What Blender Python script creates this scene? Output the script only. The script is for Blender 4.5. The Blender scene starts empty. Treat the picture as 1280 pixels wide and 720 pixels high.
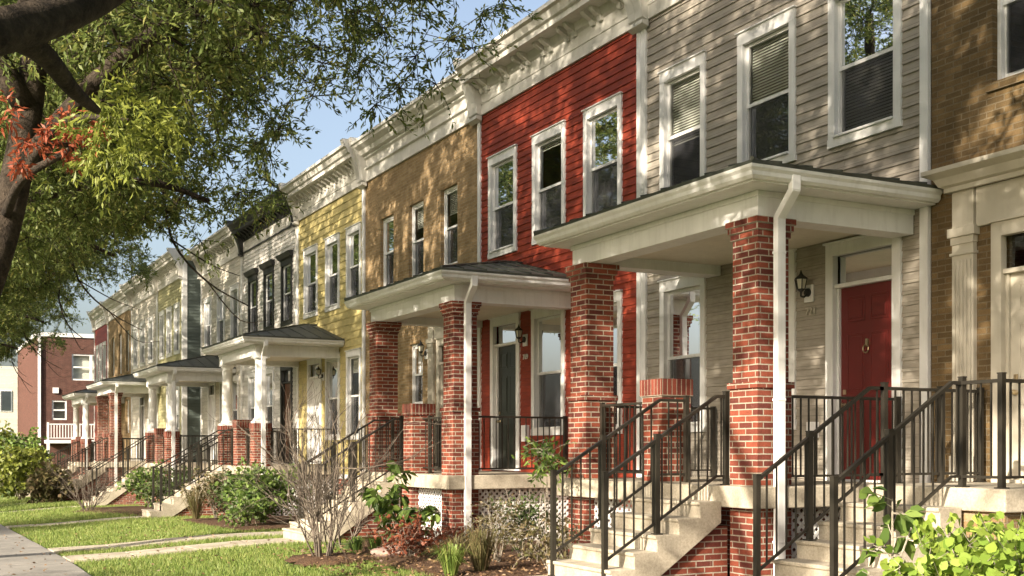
import bpy, bmesh, math, random
import numpy as np
from mathutils import Vector, Matrix
R = math.radians
sc = bpy.context.scene
col = sc.collection
# ------------------------------------------------------------------ camera, world, sun, exposure
cam_d = bpy.data.cameras.new('camera'); cam = bpy.data.objects.new('camera', cam_d); col.objects.link(cam)
cam.location = (0, 0, 1.6); cam.rotation_euler = (R(90), 0, -R(27.4))
cam_d.sensor_width = 36; cam_d.lens = 1470/1280*36; cam_d.shift_y = 202/1280
cam_d.clip_end = 3000; cam_d.clip_start = 0.05
sc.camera = cam
SUN_AZ, SUN_EL = 24.0, 25.0          # degrees: sun stands toward -X, turned towards -Y
w = bpy.data.worlds.new('World'); sc.world = w; w.use_nodes = True
nt = w.node_tree; nt.nodes.clear()
sky = nt.nodes.new('ShaderNodeTexSky'); sky.sky_type = 'NISHITA'; sky.sun_disc = False
sky.sun_elevation = R(SUN_EL); sky.air_density = 1.0; sky.dust_density = 5.0; sky.ozone_density = 1.0
sv = Vector((-math.cos(R(SUN_AZ))*math.cos(R(SUN_EL)), -math.sin(R(SUN_AZ))*math.cos(R(SUN_EL)), math.sin(R(SUN_EL))))
sky.sun_rotation = math.atan2(sv.x, sv.y)
bg = nt.nodes.new('ShaderNodeBackground'); bg.inputs[1].default_value = 0.10
wo = nt.nodes.new('ShaderNodeOutputWorld')
hs = nt.nodes.new('ShaderNodeHueSaturation'); hs.inputs['Saturation'].default_value = 0.82; hs.inputs['Value'].default_value = 1.2
nt.links.new(sky.outputs[0], hs.inputs['Color']); nt.links.new(hs.outputs[0], bg.inputs[0]); nt.links.new(bg.outputs[0], wo.inputs[0])
sl = bpy.data.lights.new('sun', 'SUN'); sl.energy = 5.0; sl.angle = R(0.55); sl.color = (1.0, 0.88, 0.71)
so = bpy.data.objects.new('sun', sl); col.objects.link(so); so.location = (-20, -8, 20)
so.rotation_euler = (-sv).to_track_quat('-Z', 'Y').to_euler()
sc.view_settings.view_transform = 'Standard'; sc.view_settings.look = 'None'
sc.view_settings.gamma = 1.0; sc.view_settings.use_curve_mapping = False
sc.view_settings.exposure = 1.18
sc.cycles.max_bounces = 7; sc.cycles.diffuse_bounces = 3; sc.cycles.glossy_bounces = 3
sc.cycles.transparent_max_bounces = 12; sc.cycles.transmission_bounces = 4
sc.cycles.caustics_reflective = False; sc.cycles.caustics_refractive = False
sc.cycles.use_denoising = True; sc.cycles.sample_clamp_indirect = 6

# ------------------------------------------------------------------ materials
MATS = {}
def new_mat(name):
    m = bpy.data.materials.new(name); m.use_nodes = True
    n = m.node_tree; n.nodes.clear()
    out = n.nodes.new('ShaderNodeOutputMaterial')
    b = n.nodes.new('ShaderNodeBsdfPrincipled')
    n.links.new(b.outputs[0], out.inputs[0])
    return m, n, b, out
def ramp(n, fac, stops):
    r = n.nodes.new('ShaderNodeValToRGB'); e = r.color_ramp.elements
    while len(e) < len(stops): e.new(0.5)
    for i, (p, c) in enumerate(stops):
        e[i].position = p; e[i].color = (*c, 1) if len(c) == 3 else c
    if fac is not None: n.links.new(fac, r.inputs[0])
    return r
def noise(n, vec, scale, detail=4, rough=0.6):
    t = n.nodes.new('ShaderNodeTexNoise'); t.inputs['Scale'].default_value = scale
    t.inputs['Detail'].default_value = detail; t.inputs['Roughness'].default_value = rough
    if vec is not None: n.links.new(vec, t.inputs['Vector'])
    return t
def mul(c, k): return tuple(min(1, x*k) for x in c)
def mapping(n, vec, scale):
    mp = n.nodes.new('ShaderNodeMapping'); mp.inputs['Scale'].default_value = scale
    n.links.new(vec, mp.inputs['Vector']); return mp.outputs[0]
def mixc(n, fac, a, b, mode='MIX'):
    mx = n.nodes.new('ShaderNodeMix'); mx.data_type = 'RGBA'; mx.blend_type = mode
    if isinstance(fac, (int, float)): mx.inputs[0].default_value = fac
    else: n.links.new(fac, mx.inputs[0])
    for i, v in ((6, a), (7, b)):
        if isinstance(v, tuple): mx.inputs[i].default_value = (*v, 1)
        else: n.links.new(v, mx.inputs[i])
    return mx.outputs[2]
def bump(n, b, h, strength=0.3, dist=0.01):
    bp = n.nodes.new('ShaderNodeBump'); bp.inputs['Strength'].default_value = strength
    bp.inputs['Distance'].default_value = dist
    n.links.new(h, bp.inputs['Height']); n.links.new(bp.outputs[0], b.inputs['Normal'])

def paint(name, c, rough=0.5, var=0.12, streak=0.32, spec=0.4, dirt=(0.25, 0.22, 0.17)):
    m, n, b, o = new_mat(name)
    tc = n.nodes.new('ShaderNodeTexCoord'); v = tc.outputs['Object']
    n1 = noise(n, v, 1.7, 5)
    r1 = ramp(n, n1.outputs[0], [(0.3, mul(c, 1-var)), (0.7, mul(c, 1+var*0.5))])
    n2 = noise(n, mapping(n, v, (6, 6, 0.7)), 2.0, 5)         # rain streaks
    r2 = ramp(n, n2.outputs[0], [(0.5, (0, 0, 0)), (0.75, (1, 1, 1))])
    sm = n.nodes.new('ShaderNodeMath'); sm.operation = 'MULTIPLY'; sm.inputs[1].default_value = streak
    n.links.new(r2.outputs[0], sm.inputs[0])
    cc = mixc(n, sm.outputs[0], r1.outputs[0], mul(tuple(0.5*x+0.5*y for x, y in zip(c, dirt)), 0.9))
    n.links.new(cc, b.inputs['Base Color'])
    b.inputs['Roughness'].default_value = rough; b.inputs['Specular IOR Level'].default_value = spec
    n3 = noise(n, v, 40, 3); bump(n, b, n3.outputs[0], 0.12, 0.004)
    return m
def siding(name, c, exposure, joint=None, rough=0.55):
    m, n, b, o = new_mat(name)
    tc = n.nodes.new('ShaderNodeTexCoord'); v = tc.outputs['Object']
    sp = n.nodes.new('ShaderNodeSeparateXYZ'); n.links.new(v, sp.inputs[0])
    ad = n.nodes.new('ShaderNodeMath'); n.links.new(sp.outputs[0], ad.inputs[0]); n.links.new(sp.outputs[1], ad.inputs[1])
    cb = n.nodes.new('ShaderNodeCombineXYZ'); n.links.new(ad.outputs[0], cb.inputs[0]); n.links.new(sp.outputs[2], cb.inputs[1])
    br = n.nodes.new('ShaderNodeTexBrick'); n.links.new(cb.outputs[0], br.inputs['Vector'])
    br.inputs['Scale'].default_value = 1; br.inputs['Brick Width'].default_value = joint or 3.1
    br.inputs['Row Height'].default_value = exposure; br.inputs['Mortar Size'].default_value = 0.003
    br.inputs['Mortar Smooth'].default_value = 0.2; br.inputs['Bias'].default_value = 0.0
    br.inputs['Color1'].default_value = (*mul(c, 0.9), 1); br.inputs['Color2'].default_value = (*mul(c, 1.07), 1)
    br.inputs['Mortar'].default_value = (*mul(c, 0.45), 1)
    nn = noise(n, mapping(n, v, (1.5, 1.5, 8)), 3, 5)
    rr = ramp(n, nn.outputs[0], [(0.3, (0.78, 0.77, 0.76)), (0.7, (1.1, 1.09, 1.08))])
    cc = mixc(n, 1.0, br.outputs[0], rr.outputs[0], 'MULTIPLY')
    n2 = noise(n, mapping(n, v, (5, 5, 0.5)), 1.6, 4)
    r2 = ramp(n, n2.outputs[0], [(0.52, (0, 0, 0)), (0.8, (0.3, 0.3, 0.3))])
    cc = mixc(n, r2.outputs[0], cc, mul(c, 0.6))
    n.links.new(cc, b.inputs['Base Color']); b.inputs['Roughness'].default_value = rough
    b.inputs['Specular IOR Level'].default_value = 0.35
    n3 = noise(n, mapping(n, v, (2, 2, 60)), 4, 4); bump(n, b, n3.outputs[0], 0.25, 0.003)
    return m
def brick(name, c1, c2, mortar, width=0.225, row=0.0677, msize=0.0078, soldier=False, stain=0.35):
    m, n, b, o = new_mat(name)
    tc = n.nodes.new('ShaderNodeTexCoord'); v = tc.outputs['Object']
    sp = n.nodes.new('ShaderNodeSeparateXYZ'); n.links.new(v, sp.inputs[0])
    ad = n.nodes.new('ShaderNodeMath'); n.links.new(sp.outputs[0], ad.inputs[0]); n.links.new(sp.outputs[1], ad.inputs[1])
    cb = n.nodes.new('ShaderNodeCombineXYZ')
    if soldier: n.links.new(sp.outputs[2], cb.inputs[0]); n.links.new(ad.outputs[0], cb.inputs[1])
    else: n.links.new(ad.outputs[0], cb.inputs[0]); n.links.new(sp.outputs[2], cb.inputs[1])
    nw = noise(n, v, 14, 3); 
    wv = n.nodes.new('ShaderNodeVectorMath'); wv.operation = 'SCALE'; wv.inputs['Scale'].default_value = 0.006
    n.links.new(nw.outputs['Color'], wv.inputs[0])
    av = n.nodes.new('ShaderNodeVectorMath'); av.operation = 'ADD'
    n.links.new(cb.outputs[0], av.inputs[0]); n.links.new(wv.outputs[0], av.inputs[1])
    br = n.nodes.new('ShaderNodeTexBrick'); n.links.new(av.outputs[0], br.inputs['Vector'])
    br.inputs['Scale'].default_value = 1; br.inputs['Brick Width'].default_value = width
    br.inputs['Row Height'].default_value = row; br.inputs['Mortar Size'].default_value = msize
    br.inputs['Mortar Smooth'].default_value = 0.25; br.inputs['Bias'].default_value = -0.1
    if soldier: br.offset = 0
    br.inputs['Color1'].default_value = (*c1, 1); br.inputs['Color2'].default_value = (*c2, 1)
    br.inputs['Mortar'].default_value = (*mortar, 1)
    n1 = noise(n, v, 3.2, 6, 0.7)
    r1 = ramp(n, n1.outputs[0], [(0.3, (0.72, 0.7, 0.68)), (0.6, (1.02, 1.02, 1.02)), (0.8, (1.2, 1.17, 1.12))])
    cc = mixc(n, 1.0, br.outputs[0], r1.outputs[0], 'MULTIPLY')
    n2 = noise(n, v, 60, 4, 0.7)
    r2 = ramp(n, n2.outputs[0], [(0.35, (0.75, 0.75, 0.75)), (0.65, (1.12, 1.12, 1.12))])
    cc = mixc(n, 0.8, cc, r2.outputs[0], 'MULTIPLY')
    n4 = noise(n, v, 7.5, 5, 0.65)
    r4 = ramp(n, n4.outputs[0], [(0.62, (0, 0, 0)), (0.8, (stain, stain, stain))])
    cc = mixc(n, r4.outputs[0], cc, mortar)
    n.links.new(cc, b.inputs['Base Color']); b.inputs['Roughness'].default_value = 0.85
    b.inputs['Specular IOR Level'].default_value = 0.25
    inv = n.nodes.new('ShaderNodeMath'); inv.operation = 'SUBTRACT'; inv.inputs[0].default_value = 1
    n.links.new(br.outputs['Fac'], inv.inputs[1])
    a2 = n.nodes.new('ShaderNodeMath'); a2.operation = 'MULTIPLY_ADD'; a2.inputs[1].default_value = 0.25
    n.links.new(n2.outputs[0], a2.inputs[0]); n.links.new(inv.outputs[0], a2.inputs[2])
    bump(n, b, a2.outputs[0], 0.8, 0.008)
    return m
def rough_mat(name, ca, cb_, scale=3, rough=0.9, bstr=0.4, bdist=0.01, fine=50):
    m, n, b, o = new_mat(name)
    tc = n.nodes.new('ShaderNodeTexCoord'); v = tc.outputs['Object']
    n1 = noise(n, v, scale, 7, 0.65); r1 = ramp(n, n1.outputs[0], [(0.32, ca), (0.68, cb_)])
    n2 = noise(n, v, fine, 4, 0.7); r2 = ramp(n, n2.outputs[0], [(0.3, (0.72, 0.72, 0.72)), (0.7, (1.15, 1.15, 1.15))])
    cc = mixc(n, 1.0, r1.outputs[0], r2.outputs[0], 'MULTIPLY')
    n.links.new(cc, b.inputs['Base Color']); b.inputs['Roughness'].default_value = rough
    b.inputs['Specular IOR Level'].default_value = 0.2
    bump(n, b, n2.outputs[0], bstr, bdist)
    return m
def leaf_mat(name, stops, trans=0.35, rough=0.5):
    m, n, b, o = new_mat(name)
    g = n.nodes.new('ShaderNodeNewGeometry')
    tc = n.nodes.new('ShaderNodeTexCoord'); nz = noise(n, tc.outputs['Object'], 0.9, 3)
    ma = n.nodes.new('ShaderNodeMath'); ma.operation = 'MULTIPLY_ADD'; ma.inputs[1].default_value = 0.55
    mb = n.nodes.new('ShaderNodeMath'); mb.operation = 'MULTIPLY'; mb.inputs[1].default_value = 0.45
    n.links.new(nz.outputs[0], mb.inputs[0])
    n.links.new(g.outputs['Random Per Island'], ma.inputs[0]); n.links.new(mb.outputs[0], ma.inputs[2])
    r = ramp(n, ma.outputs[0], stops)
    n.links.new(r.outputs[0], b.inputs['Base Color']); b.inputs['Roughness'].default_value = rough
    b.inputs['Specular IOR Level'].default_value = 0.35
    tr = n.nodes.new('ShaderNodeBsdfTranslucent'); n.links.new(r.outputs[0], tr.inputs[0])
    ms = n.nodes.new('ShaderNodeMixShader'); ms.inputs[0].default_value = trans
    n.links.new(b.outputs[0], ms.inputs[1]); n.links.new(tr.outputs[0], ms.inputs[2])
    n.links.new(ms.outputs[0], o.inputs[0])
    return m
def metal(name, c, rough=0.4, met=0.3):
    m, n, b, o = new_mat(name)
    tc = n.nodes.new('ShaderNodeTexCoord'); n1 = noise(n, tc.outputs['Object'], 6, 5)
    r1 = ramp(n, n1.outputs[0], [(0.3, mul(c, 0.75)), (0.7, mul(c, 1.3))])
    n.links.new(r1.outputs[0], b.inputs['Base Color'])
    b.inputs['Roughness'].default_value = rough; b.inputs['Metallic'].default_value = met
    return m
def glass(name, tint=(0.86, 0.88, 0.87), strength=1.42):
    m, n, b, o = new_mat(name)
    tr = n.nodes.new('ShaderNodeBsdfTransparent'); tr.inputs[0].default_value = (*tint, 1)
    gl = n.nodes.new('ShaderNodeBsdfGlossy'); gl.inputs['Roughness'].default_value = 0.012
    gl.inputs[0].default_value = (0.95, 0.97, 1, 1)
    lw = n.nodes.new('ShaderNodeFresnel'); lw.inputs[0].default_value = strength
    tc = n.nodes.new('ShaderNodeTexCoord'); n1 = noise(n, tc.outputs['Object'], 1.3, 2)
    bp = n.nodes.new('ShaderNodeBump'); bp.inputs['Strength'].default_value = 0.02; bp.inputs['Distance'].default_value = 0.05
    n.links.new(n1.outputs[0], bp.inputs['Height']); n.links.new(bp.outputs[0], gl.inputs['Normal'])
    ms = n.nodes.new('ShaderNodeMixShader'); n.links.new(lw.outputs[0], ms.inputs[0])
    n.links.new(tr.outputs[0], ms.inputs[1]); n.links.new(gl.outputs[0], ms.inputs[2])
    n.links.new(ms.outputs[0], o.inputs[0])
    return m
def screen_mat(name):
    m, n, b, o = new_mat(name)
    tr = n.nodes.new('ShaderNodeBsdfTransparent'); tr.inputs[0].default_value = (0.75, 0.75, 0.75, 1)
    b.inputs['Base Color'].default_value = (0.04, 0.04, 0.045, 1); b.inputs['Roughness'].default_value = 0.8
    ms = n.nodes.new('ShaderNodeMixShader'); ms.inputs[0].default_value = 0.5
    n.links.new(tr.outputs[0], ms.inputs[1]); n.links.new(b.outputs[0], ms.inputs[2])
    n.links.new(ms.outputs[0], o.inputs[0])
    return m

M = dict(
    white=paint('white_paint', (0.76, 0.755, 0.745)),
    cornice=paint('cornice_paint', (0.62, 0.60, 0.55), 0.6, 0.15, 0.4),
    cream=paint('cream_paint', (0.68, 0.63, 0.52)),
    stone=paint('painted_surround', (0.50, 0.46, 0.38), 0.7),
    grey=siding('grey_siding', (0.36, 0.325, 0.275), 0.127),
    red=siding('red_siding', (0.26, 0.040, 0.019), 0.127),
    yellow=siding('yellow_siding', (0.54, 0.455, 0.20), 0.19, 0.45),
    pale=siding('pale_siding', (0.62, 0.60, 0.56), 0.127),
    green=siding('green_siding', (0.10, 0.125, 0.115), 0.127),
    lightgreen=siding('olive_siding', (0.40, 0.38, 0.21), 0.127),
    offwhite=siding('off_white_siding', (0.62, 0.58, 0.50), 0.127),
    brick=brick('red_brick', (0.13, 0.035, 0.027), (0.31, 0.080, 0.045), (0.40, 0.35, 0.28)),
    soldier=brick('red_soldier_brick', (0.14, 0.035, 0.027), (0.29, 0.072, 0.045), (0.38, 0.32, 0.25), msize=0.006, soldier=True),
    tan=brick('tan_brick', (0.27, 0.18, 0.085), (0.39, 0.275, 0.15), (0.33, 0.26, 0.17), stain=0.15),
    shaded_tan=brick('shaded_tan_brick', (0.12, 0.08, 0.037), (0.21, 0.138, 0.064), (0.19, 0.15, 0.095), stain=0.12),  # tan brick with the shade on the right edge house put into its colour
    brown=brick('brown_brick', (0.10, 0.042, 0.032), (0.145, 0.06, 0.045), (0.13, 0.09, 0.075), stain=0.1),
    concrete=rough_mat('concrete', (0.32, 0.28, 0.215), (0.56, 0.50, 0.40), 2.2, 0.9, 0.25, 0.004),
    pavement=rough_mat('pavement_concrete', (0.22, 0.21, 0.195), (0.34, 0.32, 0.29), 1.6, 0.9, 0.3, 0.004, 90),
    asphalt=rough_mat('asphalt', (0.045, 0.045, 0.045), (0.065, 0.063, 0.06), 1.0, 0.95, 0.5, 0.01, 120),
    mulch=rough_mat('mulch', (0.07, 0.04, 0.025), (0.15, 0.09, 0.055), 9, 0.95, 1.0, 0.04, 35),
    turf=rough_mat('turf', (0.06, 0.10, 0.022), (0.13, 0.19, 0.05), 1.3, 0.95, 0.8, 0.03, 60),
    rock=rough_mat('rock', (0.3, 0.2, 0.17), (0.42, 0.3, 0.26), 6),
    roof=metal('roof_metal', (0.075, 0.08, 0.065), 0.5, 0.35),
    flat=rough_mat('flat_roof', (0.1, 0.1, 0.1), (0.15, 0.15, 0.14)),
    iron=metal('railing_metal', (0.020, 0.017, 0.012), 0.5, 0.0),
    black=paint('black_paint', (0.025, 0.025, 0.024), 0.45, 0.2, 0.1),
    reddoor=paint('red_door_paint', (0.14, 0.018, 0.015), 0.3, 0.05, 0.03),
    blackdoor=paint('black_door_paint', (0.03, 0.032, 0.025), 0.3, 0.05, 0.03),
    wooddoor=paint('brown_door_paint', (0.12, 0.045, 0.02), 0.4, 0.1, 0.1),
    brass=metal('brass', (0.5, 0.4, 0.25), 0.3, 0.9),
    lampglass=paint('frosted_lamp_glass', (0.65, 0.62, 0.5), 0.2),
    glass=glass('window_glass'), screen=screen_mat('insect_screen'),
    blind=paint('blind_slats', (0.80, 0.78, 0.70), 0.6, 0.05, 0.0),
    curtain=paint('curtain', (0.60, 0.55, 0.44), 0.8, 0.1, 0.0),
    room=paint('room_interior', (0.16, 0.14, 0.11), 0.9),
    bark=rough_mat('bark', (0.022, 0.017, 0.013), (0.075, 0.058, 0.043), 7, 0.95, 1.0, 0.03, 28),
    stem=rough_mat('grey_stem', (0.22, 0.19, 0.15), (0.38, 0.34, 0.28), 8, 0.9),
    twig=rough_mat('twig_bark', (0.08, 0.062, 0.05), (0.22, 0.185, 0.15), 5, 0.9),
    oak=leaf_mat('oak_leaves', [(0.15, (0.09, 0.12, 0.035)), (0.42, (0.15, 0.205, 0.055)), (0.68, (0.25, 0.29, 0.08)), (0.88, (0.40, 0.33, 0.10))], 0.5),
    oakred=leaf_mat('red_autumn_leaves', [(0.2, (0.24, 0.05, 0.025)), (0.7, (0.42, 0.12, 0.055))], 0.4),
    lime=leaf_mat('lime_leaves', [(0.2, (0.14, 0.24, 0.035)), (0.75, (0.38, 0.49, 0.09))], 0.35),
    green_l=leaf_mat('green_leaves', [(0.2, (0.055, 0.11, 0.025)), (0.75, (0.22, 0.31, 0.07))], 0.35),
    dark_l=leaf_mat('dark_leaves', [(0.2, (0.04, 0.07, 0.02)), (0.75, (0.09, 0.13, 0.035))], 0.3),
    rust_l=leaf_mat('rust_leaves', [(0.2, (0.12, 0.035, 0.02)), (0.75, (0.28, 0.09, 0.045))], 0.3),
    dry_l=leaf_mat('dry_leaves', [(0.2, (0.09, 0.06, 0.03)), (0.5, (0.13, 0.13, 0.05)), (0.8, (0.25, 0.18, 0.10))], 0.3),
    yel_l=leaf_mat('yellow_leaves', [(0.2, (0.14, 0.18, 0.035)), (0.75, (0.30, 0.33, 0.06))], 0.4),
    grass=leaf_mat('grass_blades', [(0.2, (0.11, 0.175, 0.035)), (0.5, (0.22, 0.30, 0.065)), (0.85, (0.38, 0.38, 0.14))], 0.35),
    litter=leaf_mat('fallen_leaves', [(0.2, (0.12, 0.065, 0.04)), (0.8, (0.26, 0.17, 0.09))], 0.1),
)

# ------------------------------------------------------------------ mesh helpers
def root_of(o):
    while o.parent: o = o.parent
    return o
class MB:
    def __init__(s): s.v = []; s.f = []
    def add(s, vs, fs):
        k = len(s.v); s.v += [tuple(p) for p in vs]; s.f += [tuple(i+k for i in f) for f in fs]; return s
    def box(s, x0, x1, y0, y1, z0, z1):
        return s.add([(x0,y0,z0),(x1,y0,z0),(x1,y1,z0),(x0,y1,z0),(x0,y0,z1),(x1,y0,z1),(x1,y1,z1),(x0,y1,z1)],
                     [(0,3,2,1),(4,5,6,7),(0,1,5,4),(1,2,6,5),(2,3,7,6),(3,0,4,7)])
    def quad(s, *p): return s.add(p, [tuple(range(len(p)))])
    def prism(s, prof, y0, y1):                 # prof: (x, z) polygon, extruded along y
        n = len(prof)
        vs = [(x, y0, z) for x, z in prof] + [(x, y1, z) for x, z in prof]
        fs = [tuple(range(n)), tuple(range(2*n-1, n-1, -1))] + [(i, i+n, (i+1) % n + n, (i+1) % n) for i in range(n)]
        return s.add(vs, fs)
    def beam(s, p0, p1, wd, ht=None):           # square bar
        p0 = Vector(p0); p1 = Vector(p1); d = (p1-p0).normalized(); ht = ht or wd
        up = Vector((0, 0, 1)) if abs(d.z) < 0.98 else Vector((0, 1, 0))
        a = d.cross(up).normalized()*wd/2; b = a.normalized().cross(d).normalized()*ht/2
        vs = [p+sa*a+sb*b for p in (p0, p1) for sa, sb in ((-1,-1),(1,-1),(1,1),(-1,1))]
        return s.add(vs, [(0,1,2,3),(7,6,5,4),(0,4,5,1),(1,5,6,2),(2,6,7,3),(3,7,4,0)])
    def tube(s, pts, rad, n=8, cap=True):
        pts = [Vector(p) for p in pts]
        if not isinstance(rad, (list, tuple)): rad = [rad]*len(pts)
        k = len(s.v); prev = None
        for i, p in enumerate(pts):
            d = (pts[min(i+1, len(pts)-1)] - pts[max(i-1, 0)]).normalized()
            if prev is None:
                a = d.cross(Vector((0.3, 0.1, 1)) if abs(d.z) < 0.9 else Vector((1, 0.2, 0))).normalized()
            else:
                a = (prev - d*prev.dot(d)).normalized()
            prev = a; b = d.cross(a)
            for j in range(n):
                t = 2*math.pi*j/n; q = p + (a*math.cos(t)+b*math.sin(t))*rad[i]; s.v.append(tuple(q))
        for i in range(len(pts)-1):
            for j in range(n):
                s.f.append((k+i*n+j, k+i*n+(j+1) % n, k+(i+1)*n+(j+1) % n, k+(i+1)*n+j))
        if cap:
            s.f.append(tuple(k+j for j in range(n-1, -1, -1))); e = k+(len(pts)-1)*n
            s.f.append(tuple(e+j for j in range(n)))
        return s
    def lathe(s, cx, cy, prof, n=16):           # prof: (r, z)
        k = len(s.v)
        for r, z in prof:
            for j in range(n):
                t = 2*math.pi*j/n; s.v.append((cx+r*math.cos(t), cy+r*math.sin(t), z))
        for i in range(len(prof)-1):
            for j in range(n): s.f.append((k+i*n+j, k+i*n+(j+1) % n, k+(i+1)*n+(j+1) % n, k+(i+1)*n+j))
        s.f.append(tuple(k+j for j in range(n-1, -1, -1))); e = k+(len(prof)-1)*n
        s.f.append(tuple(e+j for j in range(n)))
        return s
    def sweep(s, path, prof):                   # path: list of (x,y) corners; prof: closed list (outward, z); outward = left of travel
        n = len(prof); k = len(s.v); P = [Vector(p) for p in path]
        for i, p in enumerate(P):
            d0 = (P[i]-P[i-1]).normalized() if i else None
            d1 = (P[i+1]-P[i]).normalized() if i < len(P)-1 else None
            n0 = Vector((-d0.y, d0.x)) if d0 else None; n1 = Vector((-d1.y, d1.x)) if d1 else None
            if d0 is None: nn = n1
            elif d1 is None: nn = n0
            else: nn = (n0+n1)/(1+n0.dot(n1))
            for o_, z in prof: s.v.append((p.x+nn.x*o_, p.y+nn.y*o_, z))
        for i in range(len(P)-1):
            for j in range(n): s.f.append((k+i*n+j, k+i*n+(j+1) % n, k+(i+1)*n+(j+1) % n, k+(i+1)*n+j))
        s.f.append(tuple(k+j for j in range(n-1, -1, -1))); e = k+(len(P)-1)*n
        s.f.append(tuple(e+j for j in range(n)))
        return s
    def build(s, name, mat, parent=None, smooth=False, bevel=0, loc=None):
        me = bpy.data.meshes.new(name)
        off = root_of(parent).location if parent else (loc or Vector((0, 0, 0)))
        me.from_pydata([(x-off[0], y-off[1], z-off[2]) for x, y, z in s.v], [], s.f)
        bm = bmesh.new(); bm.from_mesh(me); bmesh.ops.recalc_face_normals(bm, faces=bm.faces); bm.to_mesh(me); bm.free()
        me.materials.append(M[mat] if isinstance(mat, str) else mat)
        if smooth: me.shade_smooth()
        o = bpy.data.objects.new(name, me); col.objects.link(o)
        if parent: o.parent = parent
        elif loc is not None: o.location = loc
        if bevel:
            b = o.modifiers.new('bevel', 'BEVEL'); b.width = bevel; b.segments = 2; b.limit_method = 'ANGLE'
        return o
def thing(name, label, cat, loc=(0, 0, 0), group=None):
    o = bpy.data.objects.new(name, None); col.objects.link(o); o.location = loc; o.empty_display_size = 0.2
    o['label'] = label; o['category'] = cat
    if group: o['group'] = group
    return o
def copy_tree(o, parent=None):
    c = o.copy(); col.objects.link(c); c.parent = parent
    for ch in o.children: copy_tree(ch, c)
    return c
def structure(o): o['kind'] = 'structure'; return o
def stuff(o): o['kind'] = 'stuff'; return o
rnd = random.Random(7)
npr = np.random.RandomState(11)

def leaves(name, mat, parent, pos, dirs, L, W, droop=0.3, loc=None, oval=False):
    """pos, dirs: (n,3) arrays; every leaf a bent four sided blade"""
    n = len(pos); pos = np.asarray(pos, float); d = np.asarray(dirs, float)
    d /= np.linalg.norm(d, axis=1)[:, None]+1e-9
    rv = npr.normal(size=(n, 3)); s = np.cross(d, rv); s /= np.linalg.norm(s, axis=1)[:, None]+1e-9
    up = np.cross(s, d)
    l = L*(0.65+0.7*npr.rand(n))[:, None]; w_ = W*(0.65+0.7*npr.rand(n))[:, None]
    tip = pos+d*l; tip[:, 2] -= droop*l[:, 0]
    mid = pos+d*l*0.5+up*l*0.08; mid[:, 2] -= droop*0.2*l[:, 0]
    K = 4
    if oval:
        K = 6; q1 = pos+d*l*0.30-up*l*0.02; q2 = pos+d*l*0.68+up*l*0.03; q1[:, 2] -= droop*0.08*l[:, 0]; q2[:, 2] -= droop*0.45*l[:, 0]
        lift = up*w_*0.18
        v = np.stack([pos, q1+s*w_*0.5+lift, q2+s*w_*0.42+lift, tip, q2-s*w_*0.42+lift, q1-s*w_*0.5+lift], 1).reshape(-1, 3)
    else: v = np.stack([pos, mid+s*w_/2, tip, mid-s*w_/2], 1).reshape(-1, 3)
    off = np.array(root_of(parent).location if parent else (loc or (0, 0, 0)))
    v -= off
    me = bpy.data.meshes.new(name)
    me.vertices.add(K*n); me.vertices.foreach_set('co', v.ravel())
    me.loops.add(K*n); me.loops.foreach_set('vertex_index', np.arange(K*n, dtype=np.int32))
    me.polygons.add(n); me.polygons.foreach_set('loop_start', np.arange(0, K*n, K, dtype=np.int32))
    try: me.polygons.foreach_set('loop_total', np.full(n, K, dtype=np.int32))
    except Exception: pass
    me.update(calc_edges=True); me.validate()
    me.materials.append(M[mat])
    o = bpy.data.objects.new(name, me); col.objects.link(o)
    if parent: o.parent = parent
    elif loc is not None: o.location = loc
    return o

# ------------------------------------------------------------------ ground
def gz(x, y):
    z = 0.0
    t = min(max((6.0-x)/3.65, 0), 1); z -= 0.17*t*t*(3-2*t) if t < 1 else 0.17
    z -= 0.017*min(max(y-20, 0), 60)
    return z
def sheet(name, xs, ys, mat, lift, loc=(0, 0, 0), drop=lambda x: 0):
    mb = MB(); nx, ny = len(xs), len(ys)
    vs = [(x, y, gz(x, y)+lift+drop(x)) for y in ys for x in xs]
    fs = [(j*nx+i, j*nx+i+1, (j+1)*nx+i+1, (j+1)*nx+i) for j in range(ny-1) for i in range(nx-1)]
    mb.add(vs, fs); o = mb.build(name, mat, smooth=True); return structure(o)
ys_n = [-40, -20, -10, 0, 10, 15, 20, 25, 30, 35, 40, 50, 60, 70, 80, 90, 130]
sheet('ground', [-400, -150, -60, -30, -14, -8, -1.2, -0.9, 0.55, 2.35, 3, 3.6, 4.2, 4.8, 5.4, 6, 8, 12, 30, 80, 200, 400],
      [-400, -150] + ys_n + [200, 400, 900], 'turf', -0.03, drop=lambda x: -0.25 if x < -1.0 else 0)
sheet('road', [-9.5, -7, -4, -1.15], ys_n, 'asphalt', -0.12)
structure(MB().box(-1.15, -0.98, -40, 20, -0.5, -0.162).build('kerb', 'concrete', bevel=0.01))
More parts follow.
